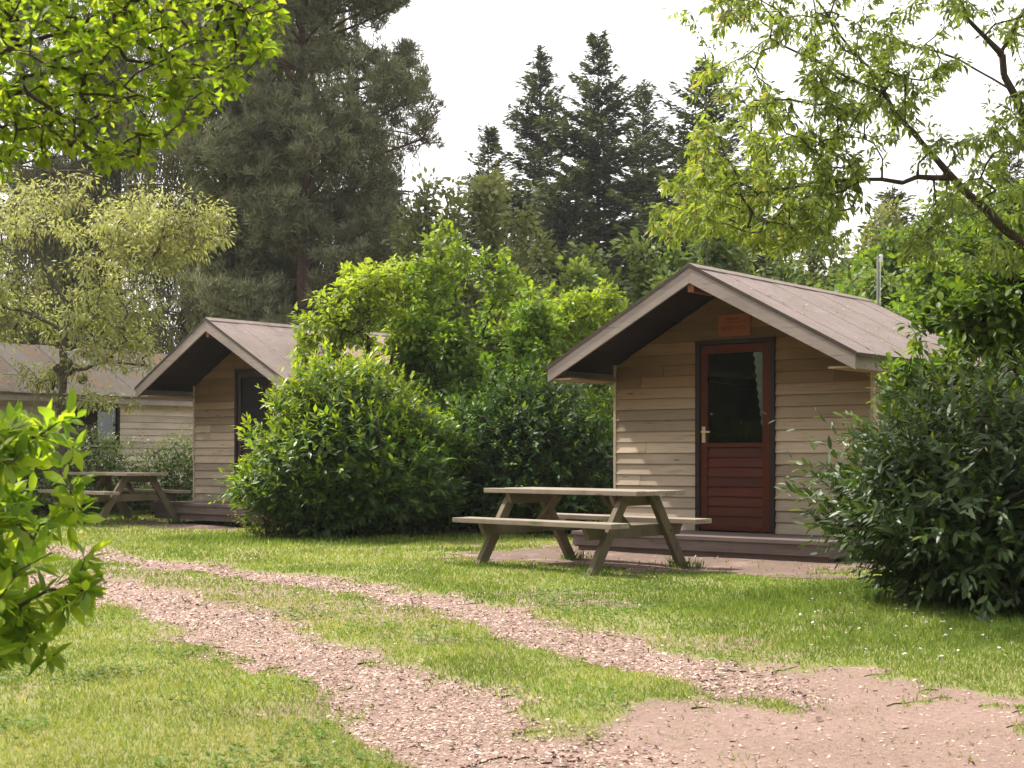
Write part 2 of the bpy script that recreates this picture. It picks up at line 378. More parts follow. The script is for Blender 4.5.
def lump(d, ph):
    return 1+.13*np.sin(d[:,0]*3.1+ph*1.7)*np.sin(d[:,1]*2.7+ph)+.12*np.sin(d[:,0]*5+ph)*np.cos(d[:,2]*4+ph*2)+.08*np.sin(d[:,1]*7+d[:,2]*6+ph*3)+.05*np.sin(d[:,0]*13+d[:,2]*11+ph)

def bush(name, label, cat, group, c, r, h, mat, seed, shoots=900, inner=4000, leafL=.11, leafW=.42, per=9, shootL=.22, tpl=LEAF_LO, z0=.0, tipbias=0., upw=.5, shell=.74, sunlit_dir=None, gap=0, zc=.42):
    """shoot-built evergreen bush: shoots crowd the outside, leaves fill the inside, stems carry them"""
    rs=np.random.RandomState(seed); base=np.array([c[0],c[1],0.]); root=empty(name,tuple(base)); tag(root,label,cat,group)
    cz=h*zc; R=np.array([r[0],r[1],h-cz]); ph=seed*1.3
    d=rdir(shoots,rs); d=d[d[:,2]>-.95]; n=len(d)
    f=lump(d,ph)*(shell+(1.02-shell)*rs.rand(n)**.7)
    Rv=np.where(d[:,2:3]<0, np.array([[r[0],r[1],cz-z0]]), R[None])
    p=d*f[:,None]*Rv+np.array([0,0,cz])
    sd=norm(norm(d*np.array([1,1,1]))*.8+np.array([0,0,upw])+rs.normal(size=(n,3))*.3)
    sl=shootL*(.5+rs.rand(n)*1.0); big=rs.rand(n)<.07; sl=np.where(big,sl*1.9,sl)
    k=np.repeat(np.arange(n),per); t=np.tile((np.arange(per)+.5)/per,n)
    rad=rdir(len(k),rs); rad=norm(rad-sd[k]*np.sum(rad*sd[k],1,keepdims=True))
    P=p[k]+sd[k]*(sl[k]*t)[:,None]
    D=norm(sd[k]*(.35+.55*t)[:,None]+rad*(.85-.35*t)[:,None]+np.array([0,0,-.22])+rs.normal(size=(len(k),3))*.12)
    Nn=norm(sd[k]*.8+np.array([0,0,.8])+rs.normal(size=(len(k),3))*.35)
    l=leafL*(.55+.4*rs.rand(n))[k]*(.75+.7*rs.rand(len(k)))*(1-.35*t)*1.15
    young_lit=(rs.rand(n)*.5+.25*np.clip(d[:,2],-.5,1)+tipbias+(0 if sunlit_dir is None else (.46*(d@norm(np.array(sunlit_dir,float)))-.06)))  # new growth, plus the sunny side's light painted into the leaf tone
    v=.15+.35*rs.rand(len(k))+young_lit[k]*(t**1.5)*1.15
    parts=[leaves(P,D,Nn,l,l*leafW,np.clip(v,0,1),tpl)]
    di=rdir(inner,rs); fi=lump(di,ph)*(.35+.5*rs.rand(inner)**.6)
    Ri=np.where(di[:,2:3]<0, np.array([[r[0],r[1],cz-z0]]), R[None])
    Pi=di*fi[:,None]*Ri+np.array([0,0,cz])
    li=leafL*(.8+.5*rs.rand(inner))
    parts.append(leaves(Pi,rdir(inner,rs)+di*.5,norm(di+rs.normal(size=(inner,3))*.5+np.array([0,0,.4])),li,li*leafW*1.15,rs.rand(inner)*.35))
    V,T,vv=merge(parts); V[:,2]=np.maximum(V[:,2],.008)
    link('foliage',tri_mesh('foliage',V,T,vv),mat,root)
    sel=rs.choice(n,min(n,150),replace=False)
    st=[]
    m=9; bx=rs.normal(size=(m,2))*np.array(r[:2])*.12
    stems=[[(bx[q,0],bx[q,1],0),(bx[q,0]*2,bx[q,1]*2,cz*.6),(math.cos(q)*r[0]*.35,math.sin(q)*r[1]*.35,cz*1.2)] for q in range(m)]
    stems[1:]=[[stems[0][0]]+s for s in stems[1:]]
    A,par,rr,tw=skeleton(stems,p[sel]+sd[sel]*sl[sel][:,None]*.6,rs,step=.16,rmin=.003,rmax=.03)
    i=np.nonzero(par>=0)[0]
    V,T,_=tubes(A[par[i]],A[i],rr[i],rr[i],4); link('stem',tri_mesh('stem',V,T),M['bark'],root)
    return root

# ------------------------------------------------------------------ value noise
_g=RS.rand(256,256)
def vnoise(x,y,s=1.0,o=0):
    x=x*s+o*17.3+500; y=y*s+o*9.1+500; xi=np.floor(x).astype(int); yi=np.floor(y).astype(int)
    fx=x-xi; fy=y-yi; fx=fx*fx*(3-2*fx); fy=fy*fy*(3-2*fy)
    a=_g[xi%256,yi%256];b=_g[(xi+1)%256,yi%256];c=_g[xi%256,(yi+1)%256];d=_g[(xi+1)%256,(yi+1)%256]
    return (a*(1-fx)+b*fx)*(1-fy)+(c*(1-fx)+d*fx)*fy
def fbm(x,y,s=1.0,o=0): return .55*vnoise(x,y,s,o)+.28*vnoise(x,y,s*2.3,o+1)+.17*vnoise(x,y,s*5.1,o+2)
def sstep(a,b,x): t=np.clip((x-a)/(b-a),0,1); return t*t*(3-2*t)

# ------------------------------------------------------------------ ground layout
U=np.array([.776,-.631]); Wv=np.array([.637,.77])      # cabin front direction and depth direction
C1=np.array([2.336,14.6])                              # foot of the first cabin's door
def poly_d(x,y,pts):
    best=np.full(x.shape,1e9)
    for a,b in zip(pts[:-1],pts[1:]):
        ax,ay=a[0],a[1]; dx,dy=b[0]-ax,b[1]-ay; L=dx*dx+dy*dy
        t=np.clip(((x-ax)*dx+(y-ay)*dy)/L,0,1); best=np.minimum(best,np.hypot(x-ax-t*dx,y-ay-t*dy))
    return best
T1=[G(*p) for p in ((-160,535),(60,548),(130,561),(250,575),(370,591),(470,613),(560,638),(650,664),(745,690))]
T2=[G(*p) for p in ((-200,560),(60,580),(120,592),(180,610),(240,632),(330,668),(410,705),(480,738),(560,775),(640,860))]
def in_poly(x,y,pts):
    ins=np.zeros(x.shape,bool); n=len(pts)
    for i in range(n):
        a=pts[i];b=pts[(i+1)%n]
        c=((a[1]>y)!=(b[1]>y))&(x<(b[0]-a[0])*(y-a[1])/((b[1]-a[1])+1e-12)+a[0]); ins^=c
    return ins
EARTH=[G(*p) for p in ((470,900),(560,760),(600,735),(690,712),(745,690),(800,673),(880,675),(960,695),(1040,722),(1300,790),(1500,900))]
def earth_d(x,y):
    d=poly_d(x,y,EARTH+[EARTH[0]]); return np.where(in_poly(x,y,EARTH),-d,d)
def masks(x,y):
    nz=(fbm(x,y,1.9,3)-.5); n2=(fbm(x,y,6.0,5)-.5)
    t1=sstep(.12,-.10,poly_d(x,y,T1)-.29+nz*.55+n2*.35)
    t2=sstep(.12,-.10,poly_d(x,y,T2)-.36+nz*.5+n2*.35)
    e=sstep(.15,-.15,earth_d(x,y)+nz*1.2+n2*.8)
    lx=(x-C1[0])*U[0]+(y-C1[1])*U[1]; ly=(x-C1[0])*Wv[0]+(y-C1[1])*Wv[1]
    fr=np.maximum(np.abs(lx-.1)-1.95,np.abs(ly+1.3)-1.2); c=sstep(.2,-.15,fr+nz*1.2+n2*.5)
    C2=np.array([-4.42+.66*.89,20.3+.75*.89]); lx=(x-C2[0])*U[0]+(y-C2[1])*U[1]; ly=(x-C2[0])*Wv[0]+(y-C2[1])*Wv[1]
    fr=np.maximum(np.abs(lx)-1.6,np.abs(ly+1.0)-.75); c=np.maximum(c,sstep(.2,-.15,fr+nz*1.0+n2*.5))
    # thin worn grass between the wheel tracks, far end
    mid=poly_d(x,y,[G(90,570),G(250,600),G(400,618)]); w=np.maximum(sstep(1.0,.5,np.hypot((x-.626),(y-12.7))+nz*1.6)*.6,sstep(.9,.1,mid+nz*1.5)*.75); w=np.maximum(w, sstep(.60,.74,fbm(x,y,1.5,77))*.7)
    return t1,t2,e,c,w
def height(x,y):
    t1,t2,e,c,w=masks(x,y)
    return .035*(fbm(x,y,.35,8)-.5)+.02*(fbm(x,y,2.2,9)-.5)-.022*np.maximum(t1,t2)-.01*e

def grid(x0,x1,y0,y1,s):
    xs=np.arange(x0,x1+1e-6,s); ys=np.arange(y0,y1+1e-6,s); X,Y=np.meshgrid(xs,ys)
    nx=len(xs);ny=len(ys); i=(np.arange(ny-1)[:,None]*nx+np.arange(nx-1)[None]).ravel()
    T=np.concatenate([np.stack([i,i+1,i+nx+1],1),np.stack([i,i+nx+1,i+nx],1)])
    return X.ravel(),Y.ravel(),T
def ground_mat(name, soil_only=False):
    m,nt,out=newmat(name)
    geo=N(nt,'ShaderNodeNewGeometry'); pos=geo.outputs['Position']
    n1=noise(nt,pos,2.2,6,.7); n2=noise(nt,pos,28,5,.75); n3=noise(nt,pos,110,3,.7)
    soil=mixc(nt,n1,(.23,.158,.132),(.30,.218,.185)); 
    g=N(nt,'ShaderNodeMapRange'); nt.links.new(n2,g.inputs[0]); g.inputs[1].default_value=.45; g.inputs[2].default_value=.7
    n4=noise(nt,pos,.9,5,.65); g4=N(nt,'ShaderNodeMapRange'); nt.links.new(n4,g4.inputs[0]); g4.inputs[1].default_value=.42; g4.inputs[2].default_value=.62
    soil=mixc(nt,math_(nt,'MULTIPLY',g4.outputs[0],.55),soil,(.17,.125,.10))
    soil=mixc(nt,g.outputs[0],soil,(.17,.115,.09))
    g3=N(nt,'ShaderNodeMapRange'); nt.links.new(n3,g3.inputs[0]); g3.inputs[1].default_value=.55; g3.inputs[2].default_value=.7
    soil=mixc(nt,g3.outputs[0],soil,(.37,.28,.235))
    if soil_only: col=soil
    else:
        gr=mixc(nt,n2,(.12,.16,.045),(.24,.25,.10)); gr=mixc(nt,math_(nt,'MULTIPLY',n1,.6),gr,(.32,.27,.15))
        at=N(nt,'ShaderNodeAttribute',attribute_name='dirt')
        col=mixc(nt,at.outputs['Fac'],gr,soil)
    p=N(nt,'ShaderNodeBsdfPrincipled',Roughness=.95); p.inputs['Specular IOR Level'].default_value=.1
    nt.links.new(col,p.inputs['Base Color'])
    hh=math_(nt,'ADD',n2,math_(nt,'MULTIPLY',n3,.4))
    bp=N(nt,'ShaderNodeBump',Strength=.7,Distance=.02); nt.links.new(hh,bp.inputs['Height']); nt.links.new(bp.outputs[0],p.inputs['Normal'])
    nt.links.new(p.outputs[0],out.inputs[0]); return m
M['forecourt']=rough_mat('trodden_earth',(.18,.125,.10),(.11,.08,.064),14,c=(.27,.20,.165),cscale=1.6,clo=.52,chi=.7,bump=.6)
M['lawn']=ground_mat('lawn_ground'); M['soil']=ground_mat('bare_soil',True)

X,Y,T=grid(-17,15,0,30,.085)
t1,t2,e,c,w=masks(X,Y); dirt=np.clip(np.maximum.reduce([t1,t2,e,c,w]),0,1)
me=tri_mesh('lawn',np.stack([X,Y,height(X,Y)],1),T)
a=me.attributes.new('dirt','FLOAT','POINT'); a.data.foreach_set('value',dirt.astype(np.float32))
me.polygons.foreach_set('use_smooth',[True]*len(me.polygons))
tag(link('lawn',me,M['lawn']),kind='structure')
big=MB(); big.box(-400,400,-300,500,-.6,-.06); tag(big.build('ground',M['lawn']),kind='structure')
X,Y,T=grid(-9,10,1.5,16.5,.045)
t1,t2,e,c,w=masks(X,Y); Z=height(X,Y)+.005
for nm,mk in (('wheel_track',t1),('wheel_track',t2),('bare_earth',e),('cabin_forecourt',c)):
    f=mk[T].min(1)>.5
    if nm=='wheel_track' : f&=(e[T].max(1)<.5)
    if mk is t2: f&=(t1[T].max(1)<.5)
    tt=T[f]; u,inv=np.unique(tt,return_inverse=True)
    me=tri_mesh(nm,np.stack([X[u],Y[u],Z[u]],1),inv.reshape(-1,3)); tag(link(nm,me,M['forecourt' if nm=='cabin_forecourt' else 'soil']),kind='structure')

FEET=[(.662,11.77),(1.56,12.73),(-.308,12.66),(.59,13.63),(-5.9,19.97),(-5.0,20.93),(-6.87,20.87),(-5.97,21.8)]
# grass blades
def scatter(y0,y1,dens,rs,margin=.8):
    w1=y1*.40+margin; n=int(dens*(y1-y0)*2*w1); return rs.uniform(-w1,w1,n),rs.uniform(y0,y1,n)
rs=np.random.RandomState(5); parts=[]
for y0,y1,dens,hh,ww in ((3.3,5.6,8500,.040,.0042),(5.6,7.6,5200,.042,.0055),(7.6,10,3300,.046,.007),(10,13.5,1900,.052,.009),(13.5,18,950,.06,.013),(18,27,420,.07,.020)):
    x,y=scatter(y0,y1,dens,rs); t1,t2,e,c,w=masks(x,y)
    dm=np.maximum.reduce([t1,t2,e,c])
    patch=fbm(x,y,1.1,21); cover=(1-dm)*(1-.72*w)*np.clip(.45+1.1*patch,0,1)
    tuft=fbm(x,y,7,31)                       # odd tufts growing in the tracks
    cover=np.maximum(cover,(tuft>.66)*.4*(dm<.999)); cover=np.maximum(cover,.16*(1-sstep(.0,1.0,dm))+.06*(tuft>.6)*(dm>.5))
    for fx,fy in FEET: cover=np.maximum(cover,.9*sstep(.24,.10,np.hypot(x-fx,y-fy)))
    k=rs.rand(len(x))<cover; x=x[k];y=y[k];patch=patch[k];n=len(x)
    rb=np.hypot(x-3.1,y-8.9); lush=sstep(2.6,1.3,rb)
    lx=np.hypot((x+1.95)/1.7,(y-17.2)/1.3); lush=np.maximum(lush,sstep(1.5,1.0,lx))
    for fx,fy in FEET: lush=np.maximum(lush,1.6*sstep(.26,.08,np.hypot(x-fx,y-fy)))
    l=hh*.62*(.55+.8*rs.rand(n))*(.75+.7*vnoise(x,y,2.5,41))*(1+.9*lush)
    D=norm(np.stack([rs.normal(size=n)*.5,rs.normal(size=n)*.5,np.ones(n)],1))
    Nn=rdir(n,rs)*np.array([1,1,.15])
    dry=fbm(x,y,.8,51)
    v=np.clip(.20+rs.rand(n)*.5+(dry-.5)*1.1-.35*lush+(rs.rand(n)<.05)*.5,0,1)
    P=np.stack([x,y,height(x,y)-.004],1)
    parts.append(leaves(P,D,Nn,l,np.full(n,ww)*(.7+.6*rs.rand(n)),v))
V,T,v=merge(parts); tag(link('grass',tri_mesh('grass',V,T,v),M['grass']),'short patchy green grass covering the clearing','grass',kind='stuff')

# wood chips on the wheel tracks
rs=np.random.RandomState(8); parts=[]
for y0,y1,dens,sz in ((3.3,6,4200,.019),(6,8.5,3200,.021),(8.5,12,1800,.026),(12,18,600,.036)):
    x,y=scatter(y0,y1,dens,rs); t1,t2,e,c,w=masks(x,y)
    pr=np.maximum(np.maximum(t1,t2)*1.0,np.maximum(e*.09,w*.12))
    pr=np.maximum(pr,(poly_d(x,y,T2)<.5)*(np.maximum(e,t2))*.9)
    k=rs.rand(len(x))<pr; x=x[k];y=y[k];n=len(x)
    D=norm(np.stack([rs.normal(size=n),rs.normal(size=n),rs.normal(size=n)*.25],1))
    Nn=norm(np.stack([rs.normal(size=n)*.35,rs.normal(size=n)*.35,np.ones(n)],1))
    l=sz*(.4+.9*rs.rand(n)**1.5); tpl=(np.array([(0,.5,0),(1,.4,.0),(.85,-.5,.02),(.1,-.35,0),(.5,0,.28)]),np.array([(0,1,4),(1,2,4),(2,3,4),(3,0,4)]))
    parts.append(leaves(np.stack([x,y,height(x,y)+.007],1),D,Nn,l,l*.45,rs.rand(n)**1.15,tpl))
V,T,v=merge(parts); tag(link('wood_chips',tri_mesh('wood_chips',V,T,v),M['chips']),'pinkish wood chips strewn along the two wheel tracks','wood chips',kind='stuff')
M['clover']=leaf_mat('clover_leaves',[(0,(.09,.16,.03)),(1,(.19,.28,.06))],.35,rough=.6,spec=.2)
# clover and plantain in the turf
rs=np.random.RandomState(18); x,y=scatter(3.4,11,420,rs); t1,t2,e,c,w=masks(x,y); dm=np.maximum.reduce([t1,t2,e,c]); pt=fbm(x,y,1.7,91)
k=(rs.rand(len(x))<(1-dm)*sstep(.48,.66,pt)) | ((rs.rand(len(x))<.02)&(dm<.9)); x=x[k];y=y[k]; m=5; X5=np.repeat(x,m);Y5=np.repeat(y,m);n=len(X5)
az_=rs.rand(n)*6.28; D=np.stack([np.cos(az_),np.sin(az_),.25+.5*rs.rand(n)],1); l=np.repeat(.014+.016*rs.rand(len(x))**2,m)*(.7+.6*rs.rand(n))
V,T,v=leaves(np.stack([X5,Y5,height(X5,Y5)+.016],1),D,norm(rdir(n,rs)*.3+np.array([0,0,1])),l,l*.55,rs.rand(n)*.6)
tag(link('clover',tri_mesh('clover',V,T,v),M['clover']),'clover and small broad-leaved weeds among the grass','clover',kind='stuff')
# leaf litter
rs=np.random.RandomState(9); n=260; x=rs.uniform(-3,6,n); y=rs.uniform(4.3,14.5,n); t1,t2,e,c,w=masks(x,y); k=(rs.rand(n)<np.maximum(np.maximum(e*.7,c),.06)); x=x[k];y=y[k];n=len(x)
V,T,v=leaves(np.stack([x,y,height(x,y)+.012],1),rdir(n,rs)*np.array([1,1,.2]),norm(rdir(n,rs)*.4+np.array([0,0,1])),np.full(n,.05)*(.6+rs.rand(n)),np.full(n,.028),rs.rand(n)*.5)
tag(link('leaf_litter',tri_mesh('leaf_litter',V,T,v),M['chips']),'dry brown leaves scattered on the bare earth','leaf litter',kind='stuff')

# ------------------------------------------------------------------ cabins
OH=.89; HWID=1.515; EAVE=1.76; RZ=2.91; EZ=1.97; LEN=4.0
SL=(RZ-EZ)/EAVE
def roof_z(x): return RZ-SL*abs(x)
def boards_front(mb, y, hole, z0, pitch=.118, yd=-1, rs=random):
    z=z0
    while z<RZ-.12:
        z1=z+pitch
        def lim(zz): return min(HWID, (RZ-.10-zz)/SL)
        if lim(z1)<.03: break
        segs=[(-1,1)]
        spans=[]
        if hole and z<hole[3]-1e-6 and z1>hole[2]: spans=[(-lim(z),-lim(z1),hole[0],hole[0]),(hole[1],hole[1],lim(z),lim(z1))]
        else: spans=[(-lim(z),-lim(z1),lim(z),lim(z1))]
        for a0,a1,b0,b1 in spans:
            cuts=[]
            if rs.random()<.35 and b0-a0>1.0: cuts=[a0+(b0-a0)*rs.uniform(.3,.7)]
            ed=[(a0,a1)]+[(q,q) for q in cuts]+[(b0,b1)]
            for (p0,p1),(q0,q1) in zip(ed[:-1],ed[1:]):
                t0=.026+rs.uniform(-.002,.003); t1_=.007
                if len(ed)>2: q0-=.003; q1-=.003
                mb.hexa([(p0,y+yd*t0,z),(q0,y+yd*t0,z),(q0,y,z),(p0,y,z),(p1,y+yd*t1_,z1-.001),(q1,y+yd*t1_,z1-.001),(q1,y,z1-.001),(p1,y,z1-.001)])
        z=z1
def boards_side(mb, x, xd, y0, y1, z0, ztop, hole=None, pitch=.118, rs=random):
    z=z0
    while z<ztop:
        z1=min(z+pitch,ztop)
        spans=[(y0,y1)]
        if hole and z<hole[3]-.01 and z1>hole[2]+.01: spans=[(y0,hole[0]),(hole[1],y1)]
        for a,b in spans:
            t0=.026+rs.uniform(-.002,.003)
            mb.hexa([(x+xd*t0,a,z),(x+xd*t0,b,z),(x,b,z),(x,a,z),(x+xd*.007,a,z1-.001),(x+xd*.007,b,z1-.001),(x,b,z1-.001),(x,a,z1-.001)])
        z=z1

def make_cabin(name, label, loc, ang, door_mat, sign=False, seed=1, pink=False, slab='felt', length=LEN):
    rs=random.Random(seed)
    root=empty(name,loc,ang); tag(root,label,'cabin','wooden cabins in the clearing')
    L=length; yr=L-OH; yb=yr-.12      # wall runs 0..yb, roof -OH..yr
    FZ=.22                            # floor level
    # walls
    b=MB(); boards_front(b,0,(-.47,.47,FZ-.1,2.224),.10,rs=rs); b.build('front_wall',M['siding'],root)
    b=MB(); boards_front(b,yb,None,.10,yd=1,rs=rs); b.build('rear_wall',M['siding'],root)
    b=MB(); boards_side(b,-HWID,-1,0,yb,.10,EZ+.02,rs=rs); b.build('side_wall',M['siding_side'],root)
    wy0,wy1,wz0,wz1=.68,1.50,1.13,1.80
    b=MB(); boards_side(b,HWID,1,0,yb,.10,EZ+.02,(wy0,wy1,wz0,wz1),rs=rs); b.build('side_wall',M['siding_side'],root)
    # dark inside shell: floor, rear lining
    b=MB(); b.box(-HWID+.02,HWID-.02,.0,yb-.02,.12,FZ-.02); b.box(-HWID+.01,-HWID+.03,.02,yb-.03,.2,1.9); b.box(-HWID+.04,HWID-.04,yb-.07,yb-.05,.2,1.9)
    b.build('interior_lining',M['dark'],root)
    # corner trims
    for s in (-1,1):
        b=MB(); b.box(s*(HWID+.008)-.014,s*(HWID+.008)+.018,-.029,.02,.10,roof_z(HWID)-.09); b.build('corner_board',M['siding_side'],root)
    # window on the right side
    f=MB(); x=HWID
    for (a,bb,c_,d_) in ((wy0,wy1,wz0,wz0+.05),(wy0,wy1,wz1-.05,wz1),(wy0,wy0+.05,wz0+.05,wz1-.05),(wy1-.05,wy1,wz0+.05,wz1-.05)):
        f.box(x-.02,x+.04,a,bb,c_,d_)
    w_=f.build('window_frame',M['door_frame'],root)
    g=MB(); g.box(x,x+.006,wy0+.05,wy1-.05,wz0+.05,wz1-.05); g.build('pane',M['glass'],w_)
    # roof: boards below, felt strips above
    def slope_slab(mb,s,y0,y1,off0,off1,x0=0,x1=EAVE):
        P=[]
        for off in (off0,off1):
            for (xx,yy) in ((x0,y0),(x1,y0),(x1,y1),(x0,y1)): P.append((s*xx,yy,roof_z(xx)+off))
        mb.hexa(P)
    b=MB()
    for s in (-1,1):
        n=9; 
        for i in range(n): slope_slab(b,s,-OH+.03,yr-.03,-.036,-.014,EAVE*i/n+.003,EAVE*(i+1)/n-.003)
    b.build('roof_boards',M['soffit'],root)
    fe=MB(); fp=MB(); ns=int(L/.5+.5); sw=L/ns
    for s in (-1,1):
        for i in range(ns):
            y0=-OH+i*sw; tgt=fp if (pink and i>=ns*.5) else fe
            lift=.004*(i%2)+rs.uniform(0,.001)
            # gentle waviness down the slope
            prev=None; K=8
            for k in range(K):
                xa=.0+EAVE*k/K; xb=EAVE*(k+1)/K+(.03 if k==K-1 else 0)
                slope_slab(tgt,s,y0-(.03 if i==0 else .012),y0+sw+(.03 if i==ns-1 else 0),-.012,.0+lift,xa,xb)
    r=fe.build('roof_felt',M[slab],root)
    if pink:
        q=fp.build('roof_felt',M['felt_pink'],root); q['label']='pinker newer felt on the rear half of the roof'
    b=MB()
    for s in (-1,1):
        b.hexa([(0,-OH-.032,RZ+.006),(s*.09,-OH-.032,roof_z(.09)+.006),(s*.09,yr+.032,roof_z(.09)+.006),(0,yr+.032,RZ+.006),
                (0,-OH-.032,RZ+.018),(s*.09,-OH-.032,roof_z(.09)+.016),(s*.09,yr+.032,roof_z(.09)+.016),(0,yr+.032,RZ+.018)])
    b.build('ridge_cap',M[slab],root)
    rl=np.random.RandomState(seed+40); n=260; xs=rl.uniform(.05,EAVE,n)*np.where(rl.rand(n)<.85,1,-1); ys=rl.uniform(-OH,yr,n)
    P=np.stack([xs,ys,RZ-SL*np.abs(xs)+.014],1); nn=np.stack([np.sign(xs)*.47,np.zeros(n),np.full(n,.88)],1)+rl.normal(size=(n,3))*.15
    l=.018+.03*rl.rand(n); V,T,v=leaves(P,norm(np.cross(nn,rdir(n,rl))),nn,l,l*.5,rl.rand(n)*.8)
    q=link('roof_litter',tri_mesh('roof_litter',V,T,v),M['chips'],root); q['kind']='stuff'
    # dark felt edge over the bargeboards
    b=MB()
    for yy in (-OH-.036,yr+.031):
        for s in (-1,1):
            b.hexa([(0,yy,RZ-.028),(s*(EAVE+.03),yy,roof_z(EAVE+.03)-.028),(s*(EAVE+.03),yy+.005,roof_z(EAVE+.03)-.028),(0,yy+.005,RZ-.028),
                    (0,yy,RZ+.010),(s*(EAVE+.03),yy,roof_z(EAVE+.03)+.010),(s*(EAVE+.03),yy+.005,roof_z(EAVE+.03)+.010),(0,yy+.005,RZ+.010)])
    for s in (-1,1):
        b.box(*sorted((s*(EAVE+.031),s*(EAVE+.036))),-OH-.02,yr+.02,roof_z(EAVE+.03)-.03,roof_z(EAVE+.03)+.004)
    b.build('roof_edge',M['felt_edge'],root)
    # bargeboards
    for yy in (-OH-.028,yr+.002):
        for s in (-1,1):
            b=MB(); x1=EAVE+.012; h=.145; n=.17
            b.hexa([(0,yy,RZ-.02-h*1.13),(s*x1,yy,roof_z(x1)-.02-h),(s*x1,yy+.026,roof_z(x1)-.02-h),(0,yy+.026,RZ-.02-h*1.13),
                    (0,yy,RZ-.020),(s*x1,yy,roof_z(x1)-.020),(s*x1,yy+.026,roof_z(x1)-.020),(0,yy+.026,RZ-.020)])
            b.build('bargeboard',M['fascia'],root,bevel=.003)
    # eave boards, wall plates, purlins
    for s in (-1,1):
        b=MB(); b.box(*sorted((s*(EAVE-.03),s*(EAVE-.008))),-OH+.002,yr,roof_z(EAVE)-.155,roof_z(EAVE)-.04); b.build('eave_board',M['fascia'],root)
        b=MB(); b.box(*sorted((s*(HWID-.03),s*(EAVE-.034))),-OH+.004,-.04,roof_z(EAVE)-.150,roof_z(EAVE)-.130); b.build('soffit_board',M['plate'],root)
    b=MB(); b.box(-.035,.035,-OH+.002,yb,RZ-.27,RZ-.13); b.build('purlin',M['purlin'],root)
    # door
    b=MB(); d0=FZ
    b.box(-.47,-.415,-.045,.05,d0,2.226); b.box(.415,.47,-.045,.05,d0,2.226); b.box(-.415,.415,-.045,.05,2.18,2.226)
    b.build('door_frame',M['door_frame'],root)
    dr=empty('door'); dr.parent=root
    # stiles, rails
    b=MB(); y0,y1=-.03,.012
    b.box(-.41,-.325,y0,y1,d0+.01,2.175); b.box(.325,.41,y0,y1,d0+.01,2.175)
    b.box(-.325,.325,y0,y1,2.09,2.175); b.box(-.325,.325,y0,y1,1.10,1.145); b.box(-.325,.325,y0,y1,d0+.01,d0+.06)
    b.build('door_stiles',door_mat,dr,bevel=.003)
    b=MB(); z=d0+.062; n=8; ph=(1.098-z)/n
    for i in range(n):
        za=z+i*ph; b.hexa([(-.325,-.026,za),(.325,-.026,za),(.325,.0,za),(-.325,.0,za),(-.325,-.010,za+ph-.003),(.325,-.010,za+ph-.003),(.325,.0,za+ph-.003),(-.325,.0,za+ph-.003)])
    b.build('door_panel',door_mat,dr)
    b=MB(); b.box(-.325,.325,-.012,-.006,1.145,2.09); b.build('pane',M['glass'] if sign else M['dark_glass'],dr)
    # handle
    h=MB(); h.box(-.39,-.35,-.038,-.030,1.15,1.32); h.cyl((-.37,-.038,1.265),(-.37,-.082,1.265),.010); h.beam((-.375,-.080,1.265),(-.27,-.080,1.262),.014,.020)
    h.cyl((-.37,-.038,1.195),(-.37,-.043,1.195),.009); h.build('handle',M['brass'],dr,bevel=.002)
    # lace curtain: wavy strip gathered to the right
    nx,nz=26,30; vs=[];fs=[]
    for j in range(nz+1):
        z=2.085-j/nz*.80; u=j/nz; wid=.115*(1-u)**.8+.022; wid+=.010*math.sin(j*1.9)
        for i in range(nx+1):
            xx=.322-wid*(i/nx); vs.append((xx,.035+.012*math.sin(i*1.3+j*.05),z))
    for j in range(nz):
        for i in range(nx): a=j*(nx+1)+i; fs.append((a,a+1,a+nx+2,a+nx+1))
    me=bpy.data.meshes.new('curtain'); me.from_pydata(vs,[],fs); link('curtain',me,M['curtain'],root)
    if sign:
        b=MB(); b.box(-.19,.19,-.048,-.026,2.262,2.49)
        sg=b.build('name_board',M['sign'],root,bevel=.004)
        # carved lines, too worn to read: a short row over a larger one
        m=MB(); x=-.085
        while x<.08: m.box(x,x+.008+rs.random()*.008,-.0505,-.0475,2.425+rs.random()*.006,2.447); x+=.02+rs.random()*.006
        m.build('worn_lettering',M['sign_mark'],sg); m=MB()
        x=-.08
        while x<.085: m.box(x,x+.012,-.0505,-.0475,2.395,2.405+rs.random()*.004); x+=.022
        m.build('worn_lettering',M['sign_mark'],sg); m=MB()
        x=-.15
        while x<.15:
            hgt=.042; k=rs.randint(0,3); m.box(x,x+.007,-.0505,-.0475,2.318,2.318+hgt)
            if k==0: m.box(x+.007,x+.020,-.0505,-.0475,2.318+hgt-.008,2.318+hgt)
            if k==1: m.box(x+.016,x+.022,-.0505,-.0475,2.318,2.318+hgt); m.box(x+.007,x+.016,-.0505,-.0475,2.334,2.341)
            if k==2: m.box(x+.007,x+.020,-.0505,-.0475,2.318,2.326)
            x+=.029
            if .0<x<.029: m.build('worn_lettering',M['sign_mark'],sg); m=MB(); x+=.016
        m.build('worn_lettering',M['sign_mark'],sg)
    # deck
    dk=MB(); n=6
    for i in range(n):
        ya=-.86+i*.143; dk.box(-1.50,1.37+.12,ya,ya+.137,.175,.215+rs.uniform(-.002,.002))
    d_=dk.build('deck_boards',M['deck'],root,bevel=.003)
    b=MB(); b.box(-1.49,1.48,-.845,-.82,.07,.173); b.box(-1.49,-1.465,-.82,0,.05,.173); b.box(1.455,1.48,-.82,0,.05,.173)
    b.box(-1.45,1.44,-.80,-.70,-.03,.10)
    b.build('deck_frame',M['deck'],root)
    b=MB(); b.box(-HWID+.03,HWID-.03,.01,yb-.02,-.04,.11); b.build('plinth',M['dark'],root)
    return root
ang=math.atan2(U[1],U[0])
def shift(p,o): return (p[0]+Wv[0]*o,p[1]+Wv[1]*o)
